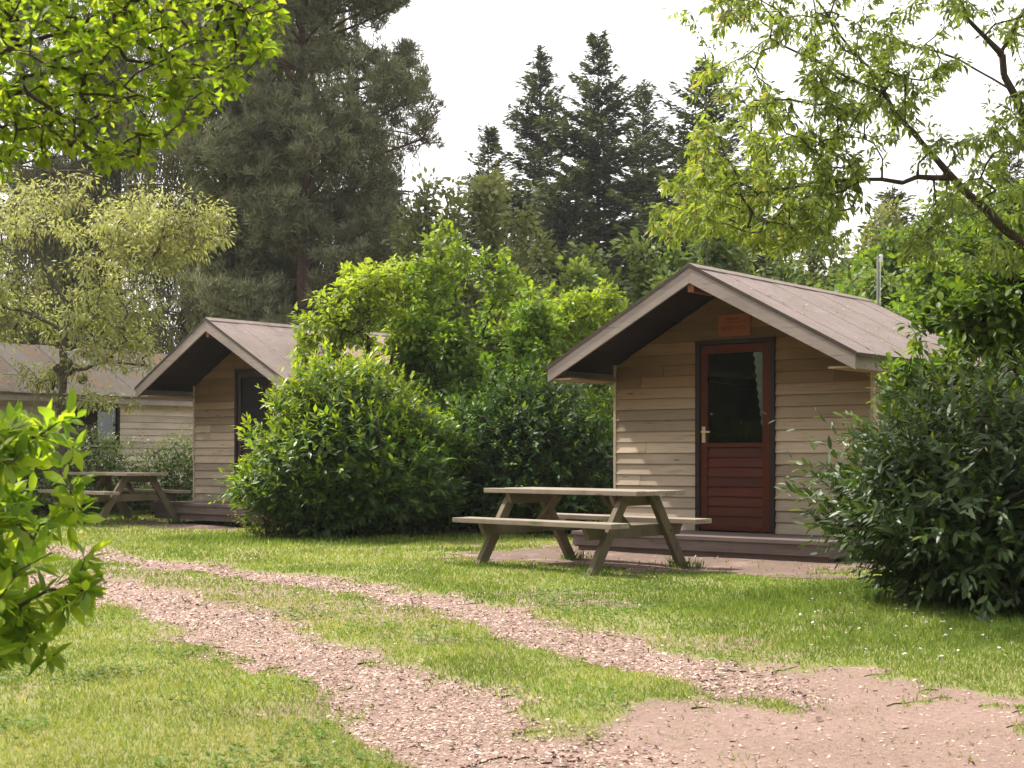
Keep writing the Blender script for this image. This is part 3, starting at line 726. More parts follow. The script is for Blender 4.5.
make_cabin('wooden_cabin','wooden cabin with the red-brown glazed door and small name board over it',(C1[0],C1[1],0),ang,M['door'],sign=True,seed=3)
a2=math.atan2(-.66,.75); o2=(-4.42+.66*.89,20.3+.75*.89)
make_cabin('wooden_cabin','wooden cabin whose dark plum door is half hidden by the big rounded laurel',(o2[0],o2[1],.09),a2,M['door_dark'],seed=8,pink=True)

# third cabin: long side towards us, behind the pale tree
def long_cabin():
    rs=random.Random(4)
    L=9.0; ex,ey=-5.9,25.8
    a=ang
    # local origin: eave point at x=EAVE side; local x=U, y=Wv
    ox=ex-U[0]*EAVE-Wv[0]*6.6; oy=ey-U[1]*EAVE-Wv[1]*6.6
    root=empty('wooden_cabin',(ox,oy,.1),a); tag(root,'long low cabin at the far left with pale boards, dark window and rust-stained roof','cabin','wooden cabins in the clearing')
    wx=HWID
    wy0,wy1,wz0,wz1=4.02,5.22,1.10,1.80
    b=MB(); boards_side(b,wx,1,.3,L-.3,.1,EZ,(wy0,wy1,wz0,wz1),rs=rs); b.build('side_wall',M['siding_far'],root)
    b=MB(); boards_side(b,-wx,-1,.3,L-.3,.1,EZ,rs=rs); b.build('side_wall',M['siding_far'],root)
    for yy,dd in ((.3,-1),(L-.3,1)):
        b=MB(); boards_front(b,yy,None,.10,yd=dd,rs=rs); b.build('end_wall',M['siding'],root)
    f=MB()
    for (p,q,r_,s_) in ((wy0,wy1,wz0,wz0+.05),(wy0,wy1,wz1-.05,wz1),(wy0,wy0+.05,wz0+.05,wz1-.05),(wy1-.05,wy1,wz0+.05,wz1-.05)): f.box(wx-.02,wx+.04,p,q,r_,s_)
    w_=f.build('window_frame',M['door_frame'],root)
    g=MB(); g.box(wx,wx+.006,wy0+.05,wy1-.05,wz0+.05,wz1-.05); g.build('pane',M['glass'],w_)
    b=MB(); b.box(wx+.028,wx+.09,wy0-.03,wy1+.03,wz0-.04,wz0-.002); b.build('window_sill',M['fascia'],root)
    b=MB(); b.box(-wx+.03,wx-.05,.34,L-.34,-.04,.2); b.box(-.02,.02,.4,L-.4,.2,2.3); b.build('interior_lining',M['dark'],root)
    fe=MB(); n=18
    for s in (-1,1):
        for i in range(n):
            y0=L*i/n; lift=.006*(i%2)+rs.uniform(0,.003); P=[]
            for off in (-.03,lift):
                for xx,yy in ((0,y0),(EAVE+.03,y0),(EAVE+.03,y0+L/n-.002),(0,y0+L/n-.002)): P.append((s*xx,yy,roof_z(xx)+off))
            fe.hexa(P)
    fe.build('roof_felt',M['felt_far'],root)
    b=MB(); b.box(EAVE-.02,EAVE+.005,0,L,roof_z(EAVE)-.15,roof_z(EAVE)-.032); b.build('eave_board',M['fascia'],root)
    b=MB(); b.box(-EAVE-.005,-EAVE+.02,0,L,roof_z(EAVE)-.15,roof_z(EAVE)-.032); b.build('eave_board',M['fascia'],root)
long_cabin()

# ------------------------------------------------------------------ picnic tables
def make_table(label, loc, rz):
    rs=random.Random(2)
    root=empty('picnic_table',loc,rz); tag(root,label,'picnic table','picnic tables in front of the cabins')
    H=.71; TL=.90
    b=MB(); n=5; wdt=.70/n
    for i in range(n):
        y=-.35+i*wdt; j=rs.uniform(-.006,.006); b.box(-TL+j,TL+j,y+.004,y+wdt-.004,H-.040,H+rs.uniform(-.002,.002))
    b.build('tabletop',M['table'],root,bevel=.004)
    for s in (-1,1):
        b=MB()
        for k in range(2):
            y=s*.60+(k-.5)*.125; b.box(-.93,.93,y-.060,y+.060,.405,.448)
        b.build('bench',M['table'],root,bevel=.004)
    for s in (-1,1):
        x=.66*s
        for q in (-1,1):
            # leg slopes from under the top to the ground, outwards
            b=MB(); xx=x+(.0)
            top=(q*.20,H-.045); bot=(q*.66,-.02); w=.058
            vx=.0
            b.hexa([(xx-.027,bot[0]-w,bot[1]),(xx+.027,bot[0]-w,bot[1]),(xx+.027,bot[0]+w,bot[1]),(xx-.027,bot[0]+w,bot[1]),
                    (xx-.027,top[0]-w,top[1]),(xx+.027,top[0]-w,top[1]),(xx+.027,top[0]+w,top[1]),(xx-.027,top[0]+w,top[1])])
            b.build('leg',M['leg'],root,bevel=.003)
        xi=x-s*.052
        b=MB(); b.hexa([(xi-.022,-.64,.300),(xi+.022,-.64,.300),(xi+.022,.64,.300),(xi-.022,.64,.300),(xi-.022,-.70,.403),(xi+.022,-.70,.403),(xi+.022,.70,.403),(xi-.022,.70,.403)]); b.build('seat_support',M['leg'],root,bevel=.003)
        b=MB(); b.hexa([(xi-.022,-.29,H-.135),(xi+.022,-.29,H-.135),(xi+.022,.29,H-.135),(xi-.022,.29,H-.135),(xi-.022,-.33,H-.042),(xi+.022,-.33,H-.042),(xi+.022,.33,H-.042),(xi-.022,.33,H-.042)]); b.build('top_batten',M['leg'],root,bevel=.003)
        b=MB(); b.beam((xi-s*.03,0,.345),(x-s*.40,0,H-.06),.07,.04); b.build('brace',M['leg'],root,bevel=.003)
        for q in (-1,1):
            for (yy,zz) in ((q*.225,H-.09),(q*.435,.345)):
                b=MB(); b.cyl((x+s*.026,yy,zz),(x+s*.037,yy,zz),.009,8); b.build('bolt',M['bolt'],root)
    return root
t1_=make_table('picnic table standing on the lawn in front of the red-brown door cabin',(.626,12.7,0),math.radians(-42.8))
t2_=copy_tree(t1_); t2_['label']='picnic table at the far left beside the plum-door cabin and below the pale tree'
t2_.location=(-5.94,20.9,.05); t2_.rotation_euler=(0,0,math.radians(-42.8))

# mast behind the first cabin
mr=empty('antenna_mast',(AT(878,300,22)[0],22,0)); tag(mr,'thin grey metal mast rising behind the cabin roof','mast')
b=MB(); b.cyl((0,0,-.1),(0,0,4.15),.027,12,.022); b.build('pole',M['steel'],mr)
b=MB(); b.box(.024,.07,-.03,.03,4.05,4.17); b.box(.0,.03,-.02,.02,4.05,4.12); b.build('junction_box',M['white'],mr,bevel=.008)
b=MB(); b.cyl((.01,-.032,.2),(.030,-.026,4.06),.007,8); b.build('cable',M['white'],mr)

# daisies
def daisy_mesh():
    b=MB(); b.cyl((0,0,0),(0,0,.075),.0016,5); b.cyl((0,0,.074),(0,0,.082),.007,6)
    n=10
    for i in range(n):
        a=2*PI*i/n; c,s=math.cos(a),math.sin(a); c2,s2=-s,c
        b.add([(0,0,.075),(c*.012+c2*.004,s*.012+s2*.004,.079),(c*.019,s*.019,.077),(c*.012-c2*.004,s*.012-s2*.004,.079)],[(0,1,2,3)])
    return b.build('daisy',M['white'])
d0=daisy_mesh(); rs=np.random.RandomState(3); pos=[]
while len(pos)<75:
    k=rs.rand()
    if k<.5: px,py=rs.uniform(800,1020),rs.uniform(612,668)
    elif k<.8: px,py=rs.normal(825,30),rs.normal(608,10)
    else: px,py=rs.uniform(560,1010),rs.uniform(585,690)
    p=G(px,py); 
    if py>592: pos.append(p)
for i,p in enumerate(pos):
    o=d0 if i==0 else d0.copy()
    if i: C.objects.link(o)
    z=float(height(np.array([p[0]]),np.array([p[1]]))[0]); o.location=(p[0],p[1],z); o.scale=(1,1,1) ; o.rotation_euler=(rs.normal()*.25-.25,rs.normal()*.25,rs.rand()*6); s=.38+.25*rs.rand(); o.scale=(s,s,s)
    tag(o,'tiny white daisy in the grass of the right-hand lawn','daisy','daisies in the lawn')

# ------------------------------------------------------------------ shrubs near the cabins
bush('laurel_bush','big rounded glossy laurel bush with yellow-green tips between the two cabins','bush',None,(-1.90,17.2),(1.36,1.10),1.98,M['laurel'],21,shoots=2300,inner=9000,leafL=.125,leafW=.40,per=10,shootL=.22,sunlit_dir=(-.6,.1,.9),zc=.36,tipbias=.0)
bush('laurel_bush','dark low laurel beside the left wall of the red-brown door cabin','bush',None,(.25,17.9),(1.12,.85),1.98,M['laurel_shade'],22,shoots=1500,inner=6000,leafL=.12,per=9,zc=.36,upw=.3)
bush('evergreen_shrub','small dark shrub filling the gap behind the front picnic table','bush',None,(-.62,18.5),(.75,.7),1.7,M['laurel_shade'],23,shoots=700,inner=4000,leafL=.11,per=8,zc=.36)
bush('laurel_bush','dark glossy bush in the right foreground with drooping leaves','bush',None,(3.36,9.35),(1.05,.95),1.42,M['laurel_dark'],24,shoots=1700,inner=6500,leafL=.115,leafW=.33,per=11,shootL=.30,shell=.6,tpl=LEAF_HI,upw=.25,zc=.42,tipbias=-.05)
bush('cotoneaster','low dark shrub under the window of the far left cabin','bush','shrubs along the far left cabin',(-7.0,23.4),(.75,.45),1.25,M['bg_green'],25,shoots=500,inner=2500,leafL=.08,per=8,shootL=.25)
bush('cotoneaster','low green shrub between the far left cabin and the plum-door cabin','bush','shrubs along the far left cabin',(-5.72,24.2),(.85,.5),1.2,M['bg_green'],26,shoots=600,inner=2500,leafL=.08,per=8,shootL=.25)
bush('cotoneaster','low dark shrub at the left edge behind the far picnic table','bush','shrubs along the far left cabin',(-8.2,22.4),(.9,.6),1.5,M['shrub_mid'],27,shoots=600,inner=2500,leafL=.08,per=8,shootL=.25)
bush('yellow_shrub','tiny yellow-leaved shrub at the foot of the big laurel','shrub',None,(-2.95,16.75),(.33,.25),.42,M['yellow'],28,shoots=90,inner=150,leafL=.05,per=8,shootL=.15,tipbias=.3)

def stems_fan(b, n, spread, h, rs, z1=None):
    out=[[(b[0],b[1],0),(b[0],b[1],.1)]]
    for i in range(n):
        a=2*PI*i/n+rs.rand(); s=spread*(.5+rs.rand()*.6)
        out.append([(b[0],b[1],.05),(b[0]+math.cos(a)*s*.35,b[1]+math.sin(a)*s*.35,h*.35),(b[0]+math.cos(a)*s,b[1]+math.sin(a)*s,h*(.7+.2*rs.rand()))])
    return out
vs_=lambda lo,hi: (lambda P,rs: lo+(hi-lo)*rs.rand(len(P)))
def vtop(z0,z1,lo=.1,hi=.9,xw=0,x0=0):
    return lambda P,rs: np.clip(lo+(hi-lo)*(.45*rs.rand(len(P))+.55*np.clip((P[:,2]-z0)/(z1-z0)-xw*(P[:,0]-x0),0,1)),0,1)
rs=np.random.RandomState(31)
tg=np.concatenate([clump_targets((-.62,20.2,2.5),(1.3,1.1,1.75),900,rs,22,.38,.3),clump_targets((-.35,20.0,1.4),(1.6,1.0,1.2),160,rs,8,.4,.2)])
plant('leafy_shrub','tall round green shrub rising behind the big laurel','shrub',None,(-.6,20.2),stems_fan((-.6,20.2),7,.8,3.0,rs),tg,M['shrub_mid'],M['bark'],32,24,.090,.62,crown='foliage',trunk='stem',rmax=.03,rmin=.003,vfun=vtop(1.0,4.0,.0,1.0),last=.7,up=.5,spread=.1)
rs=np.random.RandomState(33)
tg=np.concatenate([clump_targets((-1.75,20.3,2.65),(1.15,1.0,1.3),430,rs,14,.33,.6),np.array([[-2.3-.75*rs.rand(),19.6+.6*rs.rand(),2.3+.75*rs.rand()] for i in range(80)])])
plant('bright_shrub','yellow-green sunlit shrub arching over the plum-door cabin roof','shrub',None,(-1.7,20.6),stems_fan((-1.7,20.6),6,.6,2.6,rs),tg,M['shrub_bright'],M['bark'],34,22,.10,.5,crown='foliage',trunk='stem',rmax=.025,rmin=.003,vfun=vtop(1.5,3.8,.2,1.0),last=.7,droop=.5,spread=.09)
rs=np.random.RandomState(35)
tg=np.concatenate([clump_targets((1.3,22.2,2.5),(1.65,1.0,1.5),560,rs,14,.36,.4)])
plant('bright_shrub','light green shrub behind the left roof slope of the red-brown door cabin','shrub',None,(1.1,22.2),stems_fan((1.1,22.2),6,.7,2.6,rs),tg,M['shrub_bright'],M['bark'],36,22,.10,.55,crown='foliage',trunk='stem',rmax=.03,rmin=.003,vfun=vtop(1.2,3.9,.1,.85),last=.7,spread=.1)

# hazel above the dark bush on the right
rs=np.random.RandomState(37)
tg=np.concatenate([clump_targets((4.4,11.3,1.7),(1.2,.8,1.0),560,rs,14,.36,.5),clump_targets((4.75,11.8,2.75),(.95,.7,.75),170,rs,7,.42,.5),np.array([[2.95+.6*rs.rand(),11.0+.5*rs.rand(),1.3+.5*rs.rand()] for i in range(45)])])
plant('hazel_shrub','mid green broad-leaved shrub above the dark bush, beside the right cabin wall','shrub',None,(4.2,11.4),stems_fan((4.2,11.4),7,.6,1.9,rs),tg,M['hazel'],M['bark'],38,16,.085,.6,crown='foliage',trunk='stem',rmax=.02,rmin=.0025,vfun=vs_(0,.9),last=.5,tpl=LEAF_HI,spread=.05)

# left foreground bush
rs=np.random.RandomState(41)
tg=[]
while len(tg)<150:
    d=rs.uniform(3.7,4.5); px=rs.uniform(-150,72); py=rs.uniform(425,672)
    if px>70-abs(py-560)*.30 or rs.rand()<.35*(px>20): continue
    tg.append(AT(px,py,d))
tg=np.array(tg+[AT(70,420,4.1),AT(50,425,4.2),AT(78,455,4.0),AT(20,430,4.1),AT(85,500,4.0),AT(80,520,4.1),AT(84,560,4.0),AT(70,610,4.0),AT(88,590,4.1),AT(86,600,3.9),AT(80,585,4.0),AT(30,640,3.9),AT(45,655,4.1)])
plant('leafy_shrub','bright green leafy shrub in the near left corner, backlit','shrub',None,(-1.95,4.2),stems_fan((-1.95,4.2),6,.35,1.0,rs),tg,M['fore'],M['bark'],42,20,.068,.46,crown='foliage',trunk='stem',rmax=.012,rmin=.002,step=.08,vfun=vs_(.1,1.0),last=.32,tpl=LEAF_HI,spread=.02,droop=.1,up=.5)

# ------------------------------------------------------------------ trees
# beech at the upper left, trunk out of the picture
rs=np.random.RandomState(51); tg=[]
def beech_ok(px,py): 
    lim=np.interp(px,[-400,0,60,130,170,215,245,290],[190,182,165,178,150,120,85,45]); return py<lim-8
while len(tg)<560:
    px=rs.uniform(-60,285); py=rs.uniform(-90,185)
    if not beech_ok(px,py): continue
    tg.append(AT(px,py,rs.uniform(4.2,5.1)))
tg=np.array(tg)
st=[[(-2.9,4.7,0),(-2.87,4.7,1.5),(-2.85,4.7,3.0),(-2.8,4.7,4.6)],
    [(-2.85,4.7,2.1),AT(-120,95,4.7),AT(0,56,4.7),AT(103,13,4.65),AT(190,-30,4.6)],
    [(-2.85,4.7,1.9),AT(-90,140,4.6),AT(20,95,4.5),AT(90,130,4.5)],[(-2.85,4.7,2.6),AT(-60,-60,4.9),AT(100,-80,4.9),AT(220,10,4.8)]]
plant('beech_tree','overhanging beech branches with backlit leaves in the top left corner','tree',None,(-2.9,4.7),st,tg,M['beech'],M['bark'],52,16,.034,.62,rmax=.12,rmin=.002,step=.10,sag=.05,vfun=vs_(0,1.0),last=.40,tpl=LEAF_LO,droop=.25,up=.35,spread=.03,
      radd=lambda A,r: np.where((A[:,0]<-2.65)&(A[:,2]<4),.11,np.minimum(r*.8,.0075)))

# cherry on the right
rs=np.random.RandomState(53); tg=[]
def cherry_lo(px): return np.interp(px,[640,660,700,760,820,860,900,1100],[225,250,235,265,255,235,275,290])
def cherry_hi(px): return np.interp(px,[640,660,690,700,760,1100],[205,175,160,-60,-300,-400])
while len(tg)<1050:
    px=rs.uniform(652,1150); py=rs.uniform(-130,300)
    if py>cherry_lo(px)-14 or py<cherry_hi(px)+5: continue
    k=fbm(np.array([px]),np.array([py]),.011,61)[0]
    if k<.33+.08*rs.rand() and py>20 and px>720: continue
    if py<0 and rs.rand()<.4: continue
    tg.append(AT(px,py,rs.uniform(8.3,10.6)))
while len(tg)<1270:
    px=rs.uniform(648,870); py=rs.uniform(95,268)
    if py>cherry_lo(px)-6 or py<cherry_hi(px)+5 or rs.rand()<(px-648)/500 or (py<165 and rs.rand()<.5): continue
    tg.append(AT(px,py,rs.uniform(8.5,10.2)))
tg=np.array(tg+[AT(668,15,9.4),AT(690,12,9.3),AT(725,10,9.4)])
st=[[(5.5,9.7,0),(5.3,9.6,.9),(4.7,9.5,1.6),AT(1110,320,9.4),AT(1024,245,9.3),AT(965,192,9.3),AT(910,130,9.3),AT(885,95,9.3),AT(868,72,9.3),AT(800,-20,9.2)],
    [AT(1130,335,9.4),AT(1075,260,9.6),AT(1040,190,9.6),AT(1020,120,9.6),AT(1000,55,9.6),AT(958,-5,9.5),AT(900,-90,9.5)],
    [AT(948,178,9.3),AT(900,180,9.1),AT(840,178,9.0),AT(760,192,8.9)],
    [AT(1000,55,9.6),AT(1050,-30,9.7),AT(1090,-120,9.8)],
    [AT(885,95,9.3),AT(850,80,9.4),AT(780,45,9.5)],[AT(1010,90,9.6),AT(960,60,9.8),AT(900,45,9.9)]]
def cr(A,r):
    # hand-set limb thickness: thick towards the trunk
    q=np.clip((A[:,0]-2.0)/3.0,0,1); return np.minimum(r*.6,.007)+np.clip((r-.014)/.035,0,1)*(.004+.055*q**1.2)
plant('cherry_tree','slanting cherry tree whose thick dark limbs and drooping leaves fill the top right','tree',None,(5.5,9.7),st,tg,M['cherry'],M['bark'],54,26,.056,.34,rmax=.09,rmin=.0022,step=.14,sag=.06,vfun=lambda P,rs: np.clip(rs.rand(len(P))*.8+.35*(P[:,0]<1.8)*rs.rand(len(P)),0,1),last=.5,droop=.75,up=.7,spread=.04,radd=cr)

# pale slender tree at the left
rs=np.random.RandomState(55); b=(-7.14,22.3)
tg=np.concatenate([clump_targets((-7.35,22.3,4.0),(2.3,1.6,1.5),700,rs,18,.48,2.35),clump_targets((-5.55,22.1,4.6),(1.0,.7,.6),130,rs,5,.8),clump_targets((-6.6,22.2,2.3),(1.6,1.0,.55),70,rs,8,.4,1.5)])
st=[[(b[0],b[1],0),(b[0]-.02,b[1],1.6),(b[0]+.0,b[1],3.05),(b[0]+.25,b[1],3.6),(b[0]+.5,b[1],4.4)],
    [(b[0],b[1],3.0),(b[0]-.5,b[1],3.25),(b[0]-1.3,b[1],3.5)],[(b[0]+.1,b[1],3.3),(b[0]-.35,b[1],4.1),(b[0]-.5,b[1]-.1,4.8)],[(b[0],b[1],2.3),(b[0]+.7,b[1]-.1,2.5),(b[0]+1.3,b[1],2.45)]]
plant('willow_tree','slender tree with pale yellowish leaves in front of the far left cabin','tree',None,b,st,tg,M['willow'],M['bark_grey'],56,34,.085,.34,rmax=.075,rmin=.0035,vfun=vtop(1.8,5.0,.15,1.0),last=.7,droop=.8,spread=.2,up=.6,
      radd=lambda A,r: np.where((abs(A[:,0]-b[0])<.15)&(A[:,2]<3.1),.062,np.minimum(r,.03)))

# broad-leaved woodland trees
def broad(label,px,top,d,rx,mat,seed,n=330,per=38,L=.14,group='woodland trees behind the cabins',low=.5,name='broadleaf_tree'):
    rs=np.random.RandomState(seed); x=(px-512)*d/F; zt=E+(HY-top)*d/F
    cz=(zt+low)/2; rz=(zt-low)/2
    tg=clump_targets((x,d,cz),(rx,rx*.85,rz),n,rs,16,.33,.3)
    st=[[(x,d,0),(x+rs.normal()*.1,d,cz*.6),(x+rs.normal()*.3,d,cz*1.2)]]
    for i in range(5):
        a=i*1.3; st.append([(x,d,cz*.5),(x+math.cos(a)*rx*.5,d+math.sin(a)*rx*.4,cz*1.1+rs.rand()*rz*.4)])
    plant(name,label,'tree',group,(x,d),st,tg,mat,M['bark_grey'],seed+500,per,L,.6,rmax=.13,rmin=.008,step=.4,radd=lambda A,r: np.minimum(r,.012+.12*np.clip(1-A[:,2]/(zt*.75),0,1)),vfun=vtop(cz-rz,zt,.0,1.0),last=1.2,spread=.3,up=.7)
broad('pale feathery tree left of the leftmost spruce',462,165,29,1.5,M['bg_pale'],101)
broad('pale leafy tree directly below the shortest spruce',506,172,30,1.25,M['bg_pale'],102,n=170)
broad('dark green tree between the bright shrub and the tallest spruce',585,258,27,1.5,M['bg_green'],103)
broad('bushy green tree rising behind the gable of the red-brown door cabin',650,248,27.5,1.5,M['bg_green'],104)
broad('green tree directly above the cabin ridge',735,190,28,1.7,M['bg_green'],105)
broad('rounded green tree left of the grey mast',806,172,30,1.9,M['bg_green'],106)
broad('lighter green tree right of the grey mast',920,200,27,1.9,M['hazel'],107,n=280)
broad('dark rounded tree near the right edge, behind the cherry limb',985,200,30,2.2,M['bg_green'],108,n=280)
broad('tall leafy tree at the right edge behind the hazel',1070,160,26,2.3,M['hazel'],109,n=280)
broad('green understorey tree behind the mast foot',860,262,25,1.3,M['bg_green'],110,n=180)
broad('dull green tree between the pine and the bright shrub',415,262,28,1.4,M['bg_green'],111)

broad('pale green tree right behind the mast',848,176,32,1.9,M['bg_pale'],112)
broad('tall mid green tree between the mast and the right edge',952,172,31,2.2,M['bg_green'],113)
broad('pale green tree behind the rear end of the cabin roof',772,178,33,2.1,M['bg_pale'],114)
broad('bright green tree low behind the mast foot',905,250,22,1.5,M['hazel'],115,n=300)
broad('light green tree at the right edge, under the cherry limb',1015,212,20,1.7,M['hazel'],116,n=300)
def spruce(label,px,top,d,r,seed,name='spruce_tree',mat='spruce',dens=1.0,tb=1.0,group='spruces behind the clearing'):
    rs=np.random.RandomState(seed); x=(px-512)*d/F; h=E+(HY-top)*d/F
    root=empty(name,(x,d,0)); tag(root,label,'tree',group)
    P=[];D=[];Nn=[];L=[];W=[];v=[]; b0=[];b1=[];r0=[];r1=[]
    z=.8
    lx=rs.normal()*.02
    while z<h-.15:
        u=z/h; Lb=min(1.95*r*(1-u)**1.12,r*1.1)*(.7+.6*rs.rand())+.12; k=int(6+rs.randint(0,4))
        for i in range(k):
            a=rs.rand()*2*PI; l=Lb*(.55+.65*rs.rand()); el=-.25+.85*u+rs.normal()*.12   # lower limbs droop, upper ascend
            zz=z+rs.normal()*.1; n=max(3,int(l/.13))
            t=(np.arange(n)+1)/n
            bx=np.cos(a)*l*t; by=np.sin(a)*l*t; bz=zz+l*(np.sin(el)*t-.22*(1-u)*t**2*1.2+.18*t**3)
            pts=np.stack([bx,by,bz],1)
            b0.append([0,0,zz]); b1.append(pts[len(pts)//2]); r0.append(.03*(1-u)+.008); r1.append(.012)
            m=int(10*dens+1); q=np.repeat(pts,m,0); tt=np.repeat(t,m)
            nn=len(q); out=np.array([math.cos(a),math.sin(a),0.]); side=np.array([-math.sin(a),math.cos(a),0.])
            sd=(rs.rand(nn)*2-1)
            q=q+side[None]*(sd*.10*l*(1.1-tt))[:,None]+rs.normal(size=(nn,3))*.05
            dd=out[None]*(.55+.35*rs.rand(nn,1))+side[None]*sd[:,None]*.8+np.array([0,0,1.])[None]*(-.55*(1-u)+.25*u+rs.normal(size=nn)*.2)[:,None]
            P.append(q);D.append(dd);Nn.append(norm(np.array([0,0,1.])+rs.normal(size=(nn,3))*.6)); ll=(.20+.20*rs.rand(nn))*(.6+.4*(1-u)); L.append(ll);W.append(ll*(.22+.12*rs.rand(nn)))
            v.append(np.clip(.1+.45*rs.rand(nn)+.5*tt**3+.1*u,0,1))
        z+= .22+.22*(1-u)*rs.rand()+.06
    # leader
    nn=24; P.append(np.stack([np.zeros(nn),np.zeros(nn),h-rs.rand(nn)*.9],1)); dd=rdir(nn,rs)+np.array([0,0,.9]); D.append(dd);Nn.append(rdir(nn,rs)); L.append(np.full(nn,.20));W.append(np.full(nn,.05));v.append(rs.rand(nn))
    V,T,vv=leaves(np.concatenate(P),np.concatenate(D),np.concatenate(Nn),np.concatenate(L),np.concatenate(W),np.concatenate(v))
    V[:,2]=np.maximum(V[:,2],.02)
    link('crown',tri_mesh('crown',V,T,vv),M[mat],root)
    n=20; zz=np.linspace(-.1,h,n+1); A=np.stack([np.zeros(n+1),np.zeros(n+1),zz],1); rr=.17*(1-zz/h*.97)
    V1=tubes(A[:-1],A[1:],rr[:-1],rr[1:],8); V2=tubes(np.array(b0,float),np.array(b1,float),np.array(r0),np.array(r1),4)
    V,T,_=merge([V1,V2]); link('trunk',tri_mesh('trunk',V,T),M['bark'],root)
spruce('shortest spruce, its thin tip left of the other peaks',488,125,50,2.0,201)
spruce('second tallest spruce, left of the tallest one',540,50,48,2.9,202,dens=1.2)
spruce('tallest spruce with a thin spire in the centre of the skyline',598,37,45,3.5,203,dens=1.4)
spruce('thin-topped spruce right behind the tallest one',643,84,52,3.0,204,dens=1.1)
spruce('dark spruce half covered by the hanging cherry leaves',706,55,42,3.3,205,dens=1.2)
spruce('dark conifer seen through the cherry leaves above the mast',892,186,42,2.0,206)
spruce('broad dark conifer behind the cabin ridge',762,150,50,3.0,207)
spruce('low dark conifer between the tall spruces',570,170,43,2.6,208)
spruce('low dark conifer under the thin-topped spruce',668,175,43,2.6,209)
spruce('dark conifer behind the cherry limb at the right',1010,150,48,3.2,210)
spruce('dark conifer behind the pale trees left of the spruces',440,225,42,2.2,211)

# big pine
def pine(label,px,d,h,r,seed,zlow=2.5,nt=900,mat='pine',bark='bark_red',lean=0,per=15):
    rs=np.random.RandomState(seed); x=(px-512)*d/F
    st=[[(x,d,0),(x+lean*.5,d,h*.5),(x+lean,d,h)]]; tg=[]
    z=zlow
    while z<h:
        u=(z-zlow)/(h-zlow); Lb=r*(math.sin(min(1,.25+u*.55)*PI*.9)**.5 if u<.55 else (1-((u-.55)/.45)**1.7*.85)); k=6
        for i in range(k):
            a=rs.rand()*2*PI; l=Lb*(.7+.4*rs.rand()); c,s=math.cos(a),math.sin(a); rise=.12+.35*u
            st.append([(x+lean*z/h,d,z),(x+lean*z/h+c*l*.5,d+s*l*.5,z+l*.5*rise-.05),(x+lean*z/h+c*l*.85,d+s*l*.85,z+l*.9*rise)])
            m=int(nt/(h-zlow)*.62/k)+2
            for q in range(m):
                t=.25+.75*rs.rand()**.6; w=.28*l*(1.15-t)+.15; tg.append((x+lean*z/h+c*l*t-s*rs.normal()*w,d+s*l*t+c*rs.normal()*w,z+l*t*rise+.1+rs.normal()*.22+.15*rs.rand()))
        z+=.60
    tg=np.array(tg); b=np.array([x,d,0.]); root=empty('pine_tree',tuple(b)); tag(root,label,'tree','tall conifers at the left')
    A,par,rr,tw=skeleton(st,tg,rs,step=.35,sag=.02,rmin=.008,rmax=.17)
    tr=(abs(A[:,0]-x)<.25)&(abs(A[:,1]-d)<.25); rr=np.where(tr,.20*(1-A[:,2]/h*.85),np.minimum(rr,.028))
    i=np.nonzero(par>=0)[0]; V,T,_=tubes(A[par[i]]-b,A[i]-b,np.minimum(rr[par[i]],rr[i]*1.3),rr[i],6); me=tri_mesh('trunk',V,T); link('trunk',me,M[bark],root)
    P=[];D=[]
    for j,path in tw:
        e=A[path[-1]]; a=A[path[0]] if len(path)>1 else A[j]; dr=(e-a)/(np.linalg.norm(e-a)+1e-6)
        m=4
        for q in range(m):
            c=a+(e-a)*(.4+.6*(q+1)/m)+rs.normal(size=3)*.07; k=per
            P.append(np.repeat(c[None],k,0)+rs.normal(size=(k,3))*.03); D.append(norm(rs.normal(size=(k,3))+dr*.6+np.array([0,0,.9])))
    P=np.concatenate(P);D=np.concatenate(D);n=len(P); l=.20*(.7+.6*rs.rand(n))
    V,T,v=leaves(P-b,D,rdir(n,rs),l,np.full(n,.026),np.clip(.15+.7*rs.rand(n),0,1))
    link('crown',tri_mesh('crown',V,T,v),M[mat],root)
pine('big grey-green pine with a straight reddish trunk, left of the gap of sky',303,32,14.5,3.2,301,zlow=2.6,nt=3400)
pine('tall grey pine behind the pale tree, near the left edge',18,38,15,3.4,302,zlow=3.5,nt=2000,bark='bark_grey')

